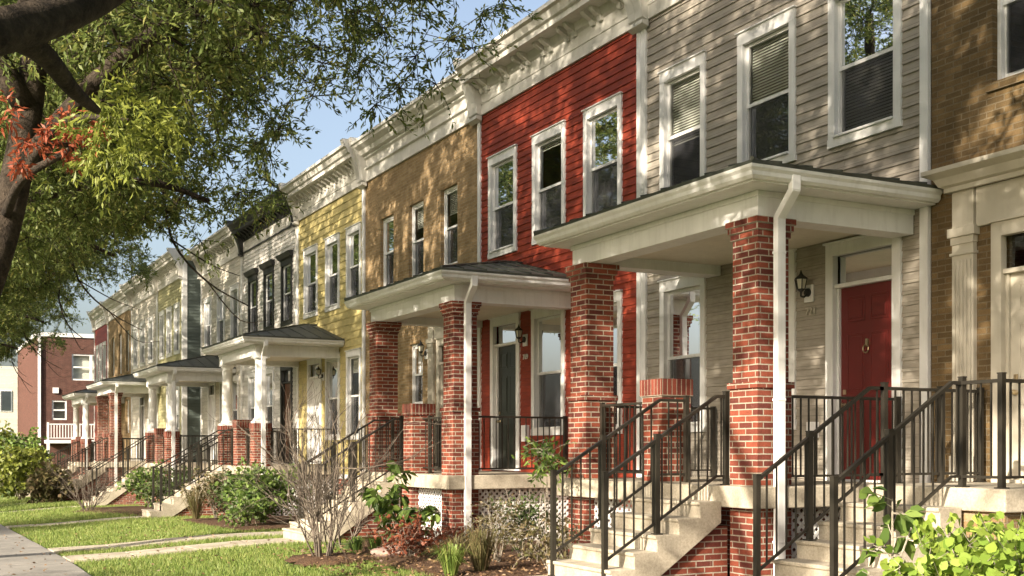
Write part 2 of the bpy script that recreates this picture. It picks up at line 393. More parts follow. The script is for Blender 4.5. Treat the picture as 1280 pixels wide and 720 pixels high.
# sidewalk slabs: real slabs with joints
mb = MB(); y = -6.0
while y < 90:
    y1 = y+1.475
    for k in (0,):
        za, zb = gz(0, y), gz(0, y1); dz = rnd.uniform(-0.004, 0.004)
        xs = (0.60, 2.36)
        vs = [(xs[0], y, za+dz), (xs[1], y, za+dz), (xs[1], y1, zb+dz), (xs[0], y1, zb+dz)]
        mb.add([(a, b, c-0.1) for a, b, c in vs]+vs, [(0,3,2,1),(4,5,6,7),(0,1,5,4),(1,2,6,5),(2,3,7,6),(3,0,4,7)])
    y += 1.505
structure(mb.build('sidewalk', 'pavement', bevel=0.008))
def walk(y0, y1, x1):
    mb = MB(); x = 2.37
    while x < x1:
        xe = min(x+0.99, x1)
        vs = [(x, y0, gz(x, y0)+0.012), (xe, y0, gz(xe, y0)+0.012), (xe, y1, gz(xe, y1)+0.012), (x, y1, gz(x, y1)+0.012)]
        mb.add([(a, b, c-0.1) for a, b, c in vs]+vs, [(0,3,2,1),(4,5,6,7),(0,1,5,4),(1,2,6,5),(2,3,7,6),(3,0,4,7)])
        x += 1.0
    structure(mb.build('path', 'concrete', bevel=0.006))
WALKS = [(7.8, 8.85, 7.0), (10.3, 11.5, 6.2), (19.8, 20.85, 6.2), (22.05, 23.1, 7.0), (32.1, 33.2, 5.9), (43.3, 44.4, 5.8), (51.1, 52.2, 5.0), (60, 61.1, 5.0)]
for a in WALKS: walk(*a)
# planting beds
def bed(pts, y_):
    mb = MB(); n = len(pts); cx = sum(p[0] for p in pts)/n; cy = sum(p[1] for p in pts)/n
    ring = []
    for i in range(n):
        p, q = pts[i], pts[(i+1) % n]
        for k in range(6):
            t = k/6; x = p[0]+(q[0]-p[0])*t+rnd.uniform(-.07, .07); y = p[1]+(q[1]-p[1])*t+rnd.uniform(-.07, .07)
            ring.append((x, y))
    vs = []; 
    for s, h in ((1.0, 0.0), (0.85, 0.05), (0.5, 0.07)):
        vs += [(cx+(x-cx)*s, cy+(y-cy)*s, gz(cx+(x-cx)*s, cy+(y-cy)*s)+h+rnd.uniform(0, .02)) for x, y in ring]
    m_ = len(ring); vs.append((cx, cy, gz(cx, cy)+0.07))
    fs = [(r*m_+i, r*m_+(i+1) % m_, (r+1)*m_+(i+1) % m_, (r+1)*m_+i) for r in (0, 1) for i in range(m_)]
    fs += [(2*m_+i, 2*m_+(i+1) % m_, 3*m_) for i in range(m_)]
    mb.add(vs, fs); structure(mb.build('planting_bed', 'mulch', smooth=True))
bed([(5.9, 15.0), (6.0, 11.7), (9.9, 11.7), (9.9, 19.4), (6.9, 19.4), (6.3, 17.6)], 0)
bed([(4.95, 15.9), (5.5, 15.6), (6.0, 16.0), (6.05, 16.7), (5.5, 17.2), (5.0, 16.9)], 0)
bed([(6.0, 9.0), (9.9, 9.0), (9.9, 10.2), (6.3, 10.2)], 0)
bed([(6.2, 24.0), (9.9, 24.0), (9.9, 30.0), (6.0, 30.0)], 0)
bed([(6.0, 32.5), (9.9, 32.5), (9.9, 41.3), (5.2, 41.3), (4.6, 39.2)], 0)
bed([(5.6, 3.5), (9.9, 3.5), (9.9, 7.6), (5.6, 7.6)], 0)

# ------------------------------------------------------------------ house building blocks
def lap(mb, F, y0, y1, z0, z1, ex, holes, axis='x'):
    """lap siding courses on a face at X=F (outward -X); holes = (ya, yb, za, zb)"""
    z = z0
    while z < z1-0.005:
        zt = min(z+ex, z1); zc = (z+zt)/2
        cuts = sorted([(a, b) for a, b, c, d in holes if c < zc < d])
        segs = []; cur = y0
        for a, b in cuts:
            if a > cur: segs.append((cur, a))
            cur = max(cur, b)
        if cur < y1: segs.append((cur, y1))
        for a, b in segs:
            if axis == 'x':
                mb.add([(F-0.022, a, z), (F-0.022, b, z), (F-0.004, b, zt), (F-0.004, a, zt), (F, a, z), (F, b, z)],
                       [(0, 1, 2, 3), (4, 5, 1, 0)])
            else:
                mb.add([(a, F-0.022, z), (b, F-0.022, z), (b, F-0.004, zt), (a, F-0.004, zt), (a, F, z), (b, F, z)],
                       [(0, 1, 2, 3), (4, 5, 1, 0)])
        z += ex
def wall_panel(mb, F, y0, y1, z0, z1, holes, depth=0.16):
    ys = sorted({y0, y1, *[v for h in holes for v in h[:2]]}); zs = sorted({z0, z1, *[v for h in holes for v in h[2:]]})
    for i in range(len(ys)-1):
        for j in range(len(zs)-1):
            yc, zc = (ys[i]+ys[i+1])/2, (zs[j]+zs[j+1])/2
            if any(a < yc < b and c < zc < d for a, b, c, d in holes): continue
            mb.quad((F, ys[i], zs[j]), (F, ys[i+1], zs[j]), (F, ys[i+1], zs[j+1]), (F, ys[i], zs[j+1]))
    for a, b, c, d in holes:
        G = F+depth
        mb.quad((F, a, c), (F, a, d), (G, a, d), (G, a, c)); mb.quad((F, b, c), (G, b, c), (G, b, d), (F, b, d))
        mb.quad((F, a, c), (G, a, c), (G, b, c), (F, b, c)); mb.quad((F, a, d), (F, b, d), (G, b, d), (G, a, d))
def window(house, F, a, b, z0, z1, style='cased', cover='blind', trim='white', drop=0.5):
    """a..b, z0..z1 outer edge of casing (cased) or of the opening (bare)"""
    cw = 0.115 if style == 'cased' else 0.0
    ia, ib, i0, i1 = a+cw, b-cw, z0+(0.11 if cw else 0), z1-(0.16 if cw else 0)
    mb = MB()
    if cw:
        X0 = F-0.045
        mb.box(X0, F+0.02, a, ia, z0, z1); mb.box(X0, F+0.02, ib, b, z0, z1)
        mb.box(X0-0.003, F+0.02, a+0.001, b-0.001, i1, z1+0.002); mb.box(X0-0.004, F+0.02, a-0.01, b+0.01, z0-0.003, i0)
        mb.box(X0-0.03, F+0.02, a-0.02, b+0.02, z1+0.002, z1+0.022)      # drip cap
        mb.box(X0-0.03, F, ia-0.01, ib+0.01, i0, i0+0.03)                  # sill nose
    else:
        mb.box(F+0.075, F+0.14, a, a+0.05, z0, z1); mb.box(F+0.075, F+0.14, b-0.05, b, z0, z1)
        mb.box(F+0.072, F+0.14, a+0.05, b-0.05, z1-0.055, z1); mb.box(F+0.072, F+0.14, a+0.05, b-0.05, z0, z0+0.05)
        ia, ib, i0, i1 = a+0.05, b-0.05, z0+0.05, z1-0.055
    wn = mb.build('window', trim, house, bevel=0.004)
    G = F+0.03 if cw else F+0.1
    zm = (i0+i1)/2; s = 0.045
    sb = MB()
    if cw:                                                             # jamb liner
        sb.box(F+0.02, F+0.13, ia-0.02, ia+0.012, i0, i1); sb.box(F+0.02, F+0.13, ib-0.012, ib+0.02, i0, i1)
    for (za, zb, X) in ((zm-0.02, i1, G), (i0, zm+0.02, G+0.032)):
        e = 0.012 if cw else 0
        sb.box(X, X+0.03, ia+e, ia+e+s, za, zb); sb.box(X, X+0.03, ib-e-s, ib-e, za, zb)
        sb.box(X-0.001, X+0.03, ia+e+s, ib-e-s, za, za+s); sb.box(X-0.001, X+0.03, ia+e+s, ib-e-s, zb-s, zb)
    sb.build('sash', trim if trim != 'black' else 'white', wn)
    pb = MB()
    pb.quad((G+0.014, ia+0.04, zm), (G+0.014, ib-0.04, zm), (G+0.014, ib-0.04, i1-0.03), (G+0.014, ia+0.04, i1-0.03))
    pb.quad((G+0.046, ia+0.04, i0+0.03), (G+0.046, ib-0.04, i0+0.03), (G+0.046, ib-0.04, zm), (G+0.046, ia+0.04, zm))
    pb.build('pane', 'glass', wn)
    MB().quad((G+0.010, ia+0.04, i0+0.04), (G+0.010, ib-0.04, i0+0.04), (G+0.010, ib-0.04, zm-0.02), (G+0.010, ia+0.04, zm-0.02)).build('insect_screen', 'screen', wn)
    X = G+0.085
    if cover == 'blind':
        bb = MB(); z = i1-0.02; zend = i1-(i1-i0)*drop
        bb.box(X-0.02, X+0.03, ia, ib, i1-0.04, i1+0.02)
        while z > zend:
            bb.add([(X-0.010, ia, z-0.026), (X-0.010, ib, z-0.026), (X+0.014, ib, z+0.010), (X+0.014, ia, z+0.010)], [(0, 1, 2, 3)])
            z -= 0.04
        bb.build('blind', 'blind', wn)
    elif cover == 'curtain':
        bb = MB(); n = 22; wd = (ib-ia)
        for (u0, u1) in ((0, 0.33), (0.70, 1.0)):
            for k in range(n):
                t0, t1 = u0+(u1-u0)*k/n, u0+(u1-u0)*(k+1)/n
                x0, x1 = X+0.025*math.sin(k*1.3), X+0.025*math.sin((k+1)*1.3)
                bb.quad((x0, ia+wd*t0, i0), (x1, ia+wd*t1, i0), (x1, ia+wd*t1, i1), (x0, ia+wd*t0, i1))
        bb.build('curtain', 'curtain', wn, smooth=True)
    return wn
def hole_of(a, b, z0, z1, style='cased'):
    return (a+0.1, b-0.1, z0+0.1, z1-0.14) if style == 'cased' else (a, b, z0, z1)
def lap_hole(a, b, z0, z1): return (a+0.03, b-0.03, z0+0.02, z1-0.02)
def door(house, F, a, b, z0, z1, mat='reddoor', trim='white', style='cased'):
    """outer casing a..b, slab height z0, top of casing z1; transom above the leaf"""
    cw = 0.13; ztr = z1-0.50; zleaf = ztr-0.05
    mb = MB(); X0 = F-0.05
    mb.box(X0, F+0.04, a, a+cw, z0, z1); mb.box(X0, F+0.04, b-cw, b, z0, z1)
    mb.box(X0-0.003, F+0.04, a+cw, b-cw, z1-0.15, z1); mb.box(X0-0.03, F+0.02, a-0.02, b+0.02, z1, z1+0.025)
    mb.box(F-0.02, F+0.12, a+cw, b-cw, zleaf, ztr)
    mb.box(F+0.02, F+0.12, a+cw, a+cw+0.04, z0, zleaf); mb.box(F+0.02, F+0.12, b-cw-0.04, b-cw, z0, zleaf)
    mb.box(F-0.06, F+0.1, a+cw, b-cw, z0+0.001, z0+0.035)
    df = mb.build('door_frame', trim, house, bevel=0.004)
    MB().quad((F+0.06, a+cw, ztr), (F+0.06, b-cw, ztr), (F+0.06, b-cw, z1-0.15), (F+0.06, a+cw, z1-0.15)).build('transom_pane', 'glass', df)
    la, lb = a+cw+0.04, b-cw-0.04; X = F+0.055
    d = MB(); d.box(X, X+0.045, la, lb, z0+0.035, zleaf)
    H = zleaf-z0; W = lb-la
    for u0, u1 in ((0.12, 0.45), (0.55, 0.88)):
        for v0, v1 in ((0.08, 0.38), (0.46, 0.76), (0.82, 0.95)):
            ya, yb, za, zb = la+W*u0, la+W*u1, z0+H*v0, z0+H*v1
            d.box(X-0.007, X, ya, yb, za, za+0.018); d.box(X-0.007, X, ya, yb, zb-0.018, zb)
            d.box(X-0.0065, X, ya, ya+0.018, za+0.018, zb-0.018); d.box(X-0.0065, X, yb-0.018, yb, za+0.018, zb-0.018)
            d.box(X-0.009, X, ya+0.04, yb-0.04, za+0.04, zb-0.04)
    dr = d.build('door', mat, house, bevel=0.003)
    k = MB(); yk = lb-0.07
    k.lathe(0, 0, [(0.001, 0), (0.028, 0.004), (0.014, 0.02), (0.03, 0.045), (0.022, 0.07), (0.001, 0.075)], 12)
    k.v = [(X-z, yk+x, z0+0.95+y) for x, y, z in k.v]; n0 = len(k.v)
    k.build('handle', 'brass', dr, smooth=False)
    MB().box(X-0.02, X, yk-0.022, yk+0.022, z0+1.08, z0+1.14).build('lock', 'brass', dr, bevel=0.004)
    if mat == 'reddoor':
        kn = MB(); yc = (la+lb)/2; zc = z0+1.62
        kn.box(X-0.02, X, yc-0.02, yc+0.02, zc+0.03, zc+0.12)
        kn.tube([(X-0.03, yc+0.045*math.sin(t), zc-0.0+0.05*math.cos(t)) for t in [i*math.pi/5 for i in range(11)]], 0.008, 6)
        kn.build('knocker', 'brass', dr)
    return dr
def wall_lamp(house, F, y, z):
    m = MB(); m.box(F-0.03, F, y-0.08, y+0.08, z-0.12, z+0.10)
    lm = m.build('wall_lamp', 'white', house, bevel=0.005)
    a = MB(); X = F-0.15
    a.tube([(F-0.03, y, z), (F-0.055, y, z)], 0.055, 12)
    a.tube([(F-0.05, y, z-0.02), (F-0.10, y, z-0.06), (X, y, z-0.05), (X, y, z+0.02)], 0.014, 6)
    a.lathe(X, y, [(0.015, z+0.0), (0.055, z+0.03), (0.06, z+0.04)], 6)
    a.lathe(X, y, [(0.088, z+0.16), (0.08, z+0.18), (0.035, z+0.215), (0.02, z+0.235), (0.012, z+0.26), (0.002, z+0.285)], 6)
    for j in range(6):
        t = 2*math.pi*j/6; c, s = math.cos(t), math.sin(t)
        a.beam((X+0.052*c, y+0.052*s, z+0.035), (X+0.078*c, y+0.078*s, z+0.165), 0.010)
    a.build('lantern', 'black', lm)
    g = MB(); g.lathe(X, y, [(0.045, z+0.042), (0.070, z+0.16)], 6); g.build('lamp_glass', 'lampglass', lm)
def number_text(house, text, F, y, z, size, mat, step=0.085, stag=0.0):
    """letters facing the street (towards -X), read with +Y on the left"""
    cu = bpy.data.curves.new('house_number', 'FONT'); cu.body = text; cu.size = size; cu.extrude = 0.008; cu.align_x = 'CENTER'
    cu.bevel_depth = 0.002
    tmp = bpy.data.objects.new('house_number', cu); me = bpy.data.meshes.new_from_object(tmp); bpy.data.objects.remove(tmp)
    me.materials.clear(); me.materials.append(M[mat]); o = bpy.data.objects.new('house_number', me); col.objects.link(o)
    o.parent = house; r = root_of(house).location
    o.location = (F-0.012-r.x, y-r.y, z-r.z)
    o.rotation_euler = (R(90), 0, R(-90))
def console(mb, F, y0, y1, z0, z1, p0, p1):
    n = 8; pr = [(F, z0)]
    for i in range(n+1):
        t = i/n; pr.append((F-(p0+(p1-p0)*(t**1.6)), z0+(z1-z0)*(0.05+0.83*t)))
    pr += [(F-p1-0.03, z0+(z1-z0)*0.93), (F-p1-0.05, z1), (F, z1)]
    mb.prism(pr, y0, y1)
    mb.prism([(F, z0-0.1), (F-p0-0.02, z0-0.06), (F-p0-0.02, z0-0.001), (F, z0-0.001)], y0-0.02, y1+0.02)
def cornice(house, F, y0, y1, kind, mat):
    if mat == 'white': mat = 'cornice'
    zb = 8.27; mb = MB(); a, b = y0+0.003, y1-0.003
    if mat == 'black':
        MB().box(F-0.035, F, a, b, zb, zb+0.36).build('frieze_board', 'pale', house)
        MB().box(F-0.055, F, a, b, zb-0.03, zb+0.01).build('frieze_moulding', 'black', house)
    if kind == 'plain':
        prof = [(0.0, zb), (0.05, zb), (0.05, zb+0.27), (0.10, zb+0.29), (0.10, zb+0.33), (0.06, zb+0.35), (0.06, zb+0.52),
                (0.12, zb+0.55), (0.12, zb+0.60), (0.2, zb+0.62), (0.24, zb+0.72), (0.36, zb+0.80), (0.38, zb+0.86), (0.42, zb+0.88), (0.42, zb+0.95), (0.0, zb+1.0)]
    else:
        prof = [(0.0, zb+0.36), (0.06, zb+0.36), (0.06, zb+0.44)] if mat == 'black' else [(0.0, zb), (0.05, zb), (0.05, zb+0.20), (0.065, zb+0.21), (0.065, zb+0.235), (0.05, zb+0.245), (0.05, zb+0.44)]
        prof += [ (0.10, zb+0.47), (0.12, zb+0.52),
                (0.14, zb+0.60), (0.40, zb+0.62), (0.40, zb+0.72), (0.45, zb+0.74), (0.50, zb+0.85), (0.56, zb+0.88), (0.56, zb+0.95), (0.0, zb+1.02)]
    mb.prism([(F-p, z) for p, z in prof], a+0.012, b-0.012)
    c = mb.build('cornice', mat, house)
    if kind != 'plain':
        n = 7 if kind == 'pairs' else 16
        for k in range(n):
            yc = a+0.42+(b-a-0.84)*k/(n-1)
            for dy in ((-0.12, 0.12) if kind == 'pairs' else (0,)):
                wd = 0.055 if kind == 'pairs' else 0.05
                br = MB(); F2 = F-0.05
                br.prism([(F2, zb+0.40), (F2-0.05, zb+0.40), (F2-0.08, zb+0.48), (F2-0.14, zb+0.50), (F2-0.21, zb+0.54), (F2-0.25, zb+0.58), (F2-0.25, zb+0.617), (F2, zb+0.617)], yc+dy-wd, yc+dy+wd)
                br.build('bracket', mat, c)
    cs = MB()
    for yy in ((a, a+0.2), (b-0.2, b)):
        console(cs, F-0.052, yy[0], yy[1], zb-0.02, zb+1.06, 0.1, 0.5 if kind != 'plain' else 0.36)
        cs.build('end_console', mat, c); cs = MB()
    return c

def railing(house, segs, posts, spacing=0.115, post_top=0.04):
    """segs: list of (p0, p1) where p = (x, y, zfloor); top rail 1.0 above (0.98 used); posts: (x, y, z0, z1)"""
    mb = MB(); H = 0.97
    for p0, p1 in segs:
        a, b = Vector(p0), Vector(p1)
        mb.beam(a+Vector((0, 0, H)), b+Vector((0, 0, H)), 0.042, 0.032)
        mb.beam(a+Vector((0, 0, 0.10)), b+Vector((0, 0, 0.10)), 0.025, 0.025)
        n = max(2, int(round((b-a).xy.length/spacing)))
        for i in range(1, n):
            q = a.lerp(b, i/n)
            mb.box(q.x-0.0075, q.x+0.0075, q.y-0.0075, q.y+0.0075, q.z+0.10, q.z+H-0.008)
    r = mb.build('railing', 'iron', house)
    for x, y, z0, z1 in posts:
        m = MB(); s = 0.026
        m.box(x-s, x+s, y-s, y+s, z0, z1); m.box(x-s-0.004, x+s+0.004, y-s-0.004, y+s+0.004, z1, z1+0.012)
        m.box(x-s-0.02, x+s+0.02, y-s-0.02, y+s+0.02, z0, z0+0.012)
        m.build('railing_post', 'iron', r)
    return r
def stairs(house, xt, zt, y0, y1, n, tread, zg, infill='brick'):
    """n risers from landing edge xt, top zt to ground zg"""
    rise = (zt-zg)/n
    pr = [(xt+0.02, zt-rise*0.0-0.002)]
    top = [(xt, zt-0.002)]
    x, z = xt, zt
    pts = [(xt, zt-rise)]
    prof = []
    for k in range(1, n):
        z = zt-rise*k
        prof += [(xt-tread*(k-1)-0.0, z), (xt-tread*k-0.02, z), (xt-tread*k-0.02, z-0.035), (xt-tread*k, z-0.045)]
    prof.append((xt-tread*(n-1), zg-0.1))
    prof.append((xt-tread*(n-2)+0.1, zg-0.1))
    prof.append((xt, zt-rise*2-0.06))
    m = MB(); m.prism(prof, y0, y1); st = m.build('stairs', 'concrete', house, bevel=0.008)
    i = MB(); i.prism([(xt-tread*(n-2)+0.14, zg-0.1), (xt+0.125, zg-0.1), (xt+0.125, zt-rise*2-0.1), (xt-0.02, zt-rise*2-0.1)], y0+0.06, y1-0.06)
    i.build('stair_base', infill, st)
    return rise
def stair_rail(house, y, xt, zt, n, tread, rise, xtop=0.35, mid=True):
    sl = rise/tread
    xb = xt-tread*(n-1)+0.25; zb = zt-(xt-xb)*sl
    xm = xt-0.78; 
    def tread_z(x): return zt-rise*max(0, math.ceil((xt-x)/tread-1e-6))
    segs = [((xb, y, zb), (xt, y, zt)), ((xt, y, zt), (xt+xtop, y, zt))]
    posts = [(xb, y, tread_z(xb), zb+1.02), (xm, y, tread_z(xm), zt-(xt-xm)*sl+1.02), (xt+xtop, y, zt, zt+1.02)]
    return railing(house, segs, posts)
def lattice(parent, p0, p1, z0, z1, axis):
    """white diagonal lattice between p0 and p1 along axis 'x' or 'y' at fixed other coordinate; holes are real"""
    (x0, y0), (x1, y1) = p0, p1
    L = math.hypot(x1-x0, y1-y0); H = z1-z0; mb = MB()
    ux, uy = (x1-x0)/L, (y1-y0)/L; nx, ny = -uy, ux
    def P(u, v, d): return (x0+ux*u+nx*d, y0+uy*u+ny*d, z0+v)
    sp = 0.105; wd = 0.036
    for sgn, dd in ((1, 0.0), (-1, 0.007)):
        c = -H-sp
        while c < L+H+sp:
            pts = []
            for e in (-wd/2*1.414, wd/2*1.414):           # line u = c+e + sgn*v (sgn=1) or c+e+H - v
                if sgn == 1: a_, b_ = (c+e, 0), (c+e+H, H)
                else: a_, b_ = (c+e+H, 0), (c+e, H)
                pts.append((a_, b_))
            # clip both edges to 0..L
            poly = [pts[0][0], pts[0][1], pts[1][1], pts[1][0]]
            for bound, keep in ((0, 1), (L, -1)):
                out = []
                for i in range(len(poly)):
                    p, q = poly[i], poly[(i+1) % len(poly)]
                    ip, iq = (p[0]-bound)*keep >= 0, (q[0]-bound)*keep >= 0
                    if ip: out.append(p)
                    if ip != iq:
                        t = (bound-p[0])/(q[0]-p[0]); out.append((bound, p[1]+(q[1]-p[1])*t))
                poly = out
                if not poly: break
            if len(poly) >= 3:
                vs = [P(u, v, dd) for u, v in poly]+[P(u, v, dd+0.006) for u, v in poly]; n = len(poly)
                mb.add(vs, [tuple(range(n)), tuple(range(2*n-1, n-1, -1))]+[(i, (i+1) % n, (i+1) % n+n, i+n) for i in range(n)])
            c += sp
    return mb.build('lattice_panel', 'white', parent)
def brick_shaft(x, y, s, z0, z1, zped=None, cap=True):
    m = MB()
    def bx(e, a, b): m.box(x-e, x+s+e, y-e, y+s+e, a, b)
    if zped:
        bx(0.022, z0, zped-0.068); bx(0.045, zped-0.068, zped); bx(0.0, zped, z1-0.205 if cap else z1)
    else: bx(0, z0, z1-0.205 if cap else z1)
    if cap:
        bx(0.018, z1-0.205, z1-0.137); bx(0.04, z1-0.137, z1-0.068); bx(0.058, z1-0.068, z1)
    return m
def porch(house, Yc, F, P, zs, zg, style='brick', n=7, tread=0.28, mirror=False):
    s = 0.42; Yf = Yc+3.49; Yp = Yc+1.76; X0 = P-0.15
    ya, yb = Yc-0.12, Yf+s+0.12; th = 0.23
    m = MB(); m.box(X0, F-0.03, ya, yb, zs-th, zs); m.build('porch_floor', 'concrete', house, bevel=0.012)
    # foundation piers and lattice below
    for yy in (Yc, Yp, Yf):
        q = MB(); q.box(P-0.02, P+s+0.02, yy-0.02, yy+s+0.02, zg-0.1, zs-th-0.002); q.build('foundation_pier', 'brick', house)
    if mirror: lattice(house, (P+0.12, Yc+s+0.02), (P+0.12, Yp-0.02), zg+0.05, zs-th-0.01, 'y')
    else: lattice(house, (P+0.12, Yp+s+0.02), (P+0.12, Yf-0.02), zg+0.05, zs-th-0.01, 'y')
    lattice(house, (P+s+0.02, Yc+0.08), (F-0.05, Yc+0.08), zg+0.05, zs-th-0.01, 'x')
    zt = zs+2.85
    zped = zs+1.11
    for yy in (Yc, Yf):
        if style == 'brick':
            brick_shaft(P, yy, s, zs+0.001, zt, zped).build('column', 'brick', house, bevel=0.004)
        else:
            c = MB(); cx, cy = P+s/2, yy+s/2
            c.box(cx-0.2, cx+0.2, cy-0.2, cy+0.2, zped+0.001, zped+0.06)
            c.lathe(cx, cy, [(0.19, zped+0.06), (0.195, zped+0.09), (0.165, zped+0.12), (0.15, zped+0.14), (0.148, zped+0.7), (0.135, zt-0.22), (0.15, zt-0.2), (0.135, zt-0.18), (0.14, zt-0.12), (0.18, zt-0.08), (0.185, zt-0.06)], 24)
            c.box(cx-0.19, cx+0.19, cy-0.19, cy+0.19, zt-0.06, zt-0.001)
            co = c.build('column', 'white', house)
            bpy.context.view_layer.update()
            pm = MB(); pm.box(P, P+s, yy, yy+s, zs+0.001, zped-0.2); pm.build('pedestal', 'brick', co)
            pm = MB(); pm.box(P-0.02, P+s+0.02, yy-0.02, yy+s+0.02, zped-0.2, zped); pm.build('pedestal_cap', 'soldier', co)
    # short pier beside the stairs
    q = MB(); q.box(P, P+s, Yp, Yp+s, zs+0.001, zs+1.03); pr = q.build('pier', 'brick', house, bevel=0.004)
    MB().box(P-0.02, P+s+0.02, Yp-0.02, Yp+s+0.02, zs+1.03, zs+1.235).build('pier_cap', 'soldier', pr, bevel=0.004)
    # beam, ceiling, soffit
    b = MB(); o_ = 0.02; bw = 0.3
    b.sweep([(F-0.03, Yc+o_), (P+o_, Yc+o_), (P+o_, Yf+s-o_), (F-0.03, Yf+s-o_)][::-1], [(0, zt), (0, zt+0.28), (-bw, zt+0.28), (-bw, zt)]) if False else None
    x0, x1, y0, y1 = P+o_, F-0.03, Yc+o_, Yf+s-o_
    b.box(x0, x0+bw, y0, y1, zt, zt+0.28); b.box(x0+bw, x1, y0, y0+bw, zt+0.001, zt+0.28); b.box(x0+bw, x1, y1-bw, y1, zt+0.001, zt+0.28)
    b.box(x0-0.02, x0, y0-0.02, y1+0.02, zt+0.22, zt+0.279); b.box(x0, x1, y0-0.02, y0, zt+0.22, zt+0.279)
    b.build('beam', 'white', house, bevel=0.004)
    MB().box(x0+bw, x1, y0+bw, y1-bw, zt+0.14, zt+0.17).build('ceiling', 'cream', house)
    ov = 0.30; ex, ey0, ey1 = P-ov, Yc-ov, Yf+s+ov-0.1
    r = MB(); ze = zt+0.42
    r.box(ex, x1, ey0, ey1, zt+0.281, zt+0.30)                              # soffit
    r.box(ex, ex+0.03, ey0, ey1, zt+0.30, ze-0.01); r.box(ex+0.03, x1, ey0, ey0+0.03, zt+0.30, ze-0.01); r.box(ex+0.03, x1, ey1-0.03, ey1, zt+0.30, ze-0.01)
    r.build('soffit', 'white', house)
    g = MB()
    prof = [(0, zt+0.30), (0.045, zt+0.30), (0.075, zt+0.33), (0.08, zt+0.37), (0.105, zt+0.40), (0.11, ze+0.01), (0.098, ze+0.01), (0.09, ze-0.015), (0.0, ze-0.015)]
    g.sweep([(x1, ey0), (ex, ey0), (ex, ey1), (x1, ey1)][::-1], [(-o, z) for o, z in prof][::1]) if False else g.sweep([(x1, ey1), (ex, ey1), (ex, ey0), (x1, ey0)], [(-o, z) for o, z in prof])
    gt = g.build('gutter', 'white', house)
    # hip roof
    hx = ex-0.10; ha, hb = ey0-0.10, ey1+0.10; mid = (ha+hb)/2; run = (hb-ha)/2; pz = ze+0.62; ax = min(hx+run, x1-0.02)
    rf = MB(); e0 = ze+0.05
    rf.add([(hx, ha, e0), (x1, ha, e0), (x1, hb, e0), (hx, hb, e0), (ax, mid, pz), (x1, mid, pz)],
           [(0, 4, 3), (0, 1, 5, 4), (3, 4, 5, 2), (0, 3, 2, 1), (1, 2, 5)])
    rf.box(hx, x1, ha, ha+0.012, e0-0.035, e0-0.001); rf.box(hx, hx+0.012, ha+0.012, hb, e0-0.035, e0-0.001)
    ro = rf.build('porch_roof', 'roof', house)
    sm = MB()
    k = ha+0.4
    sl = (pz-e0)/run
    while k < hb-0.3:                                                        # seams on the front slope
        t = min(k-ha, hb-k); sm.beam((hx+0.02, k, e0+0.012), (hx+min(t, ax-hx), k, e0+min(t, ax-hx)*(pz-e0)/(ax-hx)+0.012), 0.016, 0.03); k += 0.41
    k = hx+0.4
    while k < x1:
        t = min(k-hx, run)
        for yy, sg in ((ha, 1), (hb, -1)): sm.beam((k, yy+sg*0.02, e0+0.012), (k, yy+sg*t, e0+t*sl+0.012), 0.016, 0.03)
        k += 0.41
    sm.tube([(hx, ha, e0+0.01), (ax, mid, pz+0.02), (x1, mid, pz+0.02)], 0.022, 6); sm.tube([(hx, hb, e0+0.01), (ax, mid, pz+0.02)], 0.022, 6)
    sm.box(x1-0.012, x1, ha, hb, e0, e0+0.02)
    sm.build('roof_seam', 'roof', ro)
    # downspout at the near front corner
    d = MB(); px_ = P+s*0.47; yq = Yc-0.115
    d.beam((px_, ey0-0.05, ze-0.04), (px_, ey0-0.05, zt+0.22), 0.11, 0.075)
    d.beam((px_, ey0-0.06, zt+0.24), (px_, yq, zt-0.02), 0.108, 0.075)
    d.beam((px_, yq, zt+0.0), (px_, yq, zg+0.12), 0.11, 0.075)
    d.beam((px_, yq, zg+0.14), (px_-0.25, yq-0.1, zg+0.06), 0.1, 0.075)
    for zz in (zt-0.4, zs+0.9, zs-0.6): d.box(px_-0.06, px_+0.06, yq-0.041, yq+0.05, zz, zz+0.03)
    ds = d.build('downspout', 'white', gt, bevel=0.008)
    # stairs and railings
    sy0, sy1 = (Yp+s, Yf) if mirror else (Yc+s, Yp)
    rise = stairs(house, X0, zs, sy0, sy1, n, tread, zg, 'brick')
    stair_rail(house, sy0+0.13, X0+0.03, zs, n, tread, rise, xtop=0.13)
    stair_rail(house, sy1-0.13, X0+0.03, zs, n, tread, rise, xtop=0.38)
    xr = P+0.21
    if mirror: railing(house, [((xr, Yc+s, zs), (xr, Yp, zs))], [(xr, Yp-0.3, zs, zs+1.0)])
    else: railing(house, [((xr, Yp+s, zs), (xr, Yf, zs))], [(xr, Yf-0.06, zs, zs+1.0)])
    railing(house, [((P+s, Yc+0.2, zs), (F-0.06, Yc+0.2, zs))], [(P+s+0.07, Yc+0.2, zs, zs+0.99), (F-0.09, Yc+0.2, zs, zs+0.99)])
    railing(house, [((P+s, Yf+0.2, zs), (F-0.06, Yf+0.2, zs))], [(P+s+0.07, Yf+0.2, zs, zs+0.99), (F-0.09, Yf+0.2, zs, zs+0.99)])
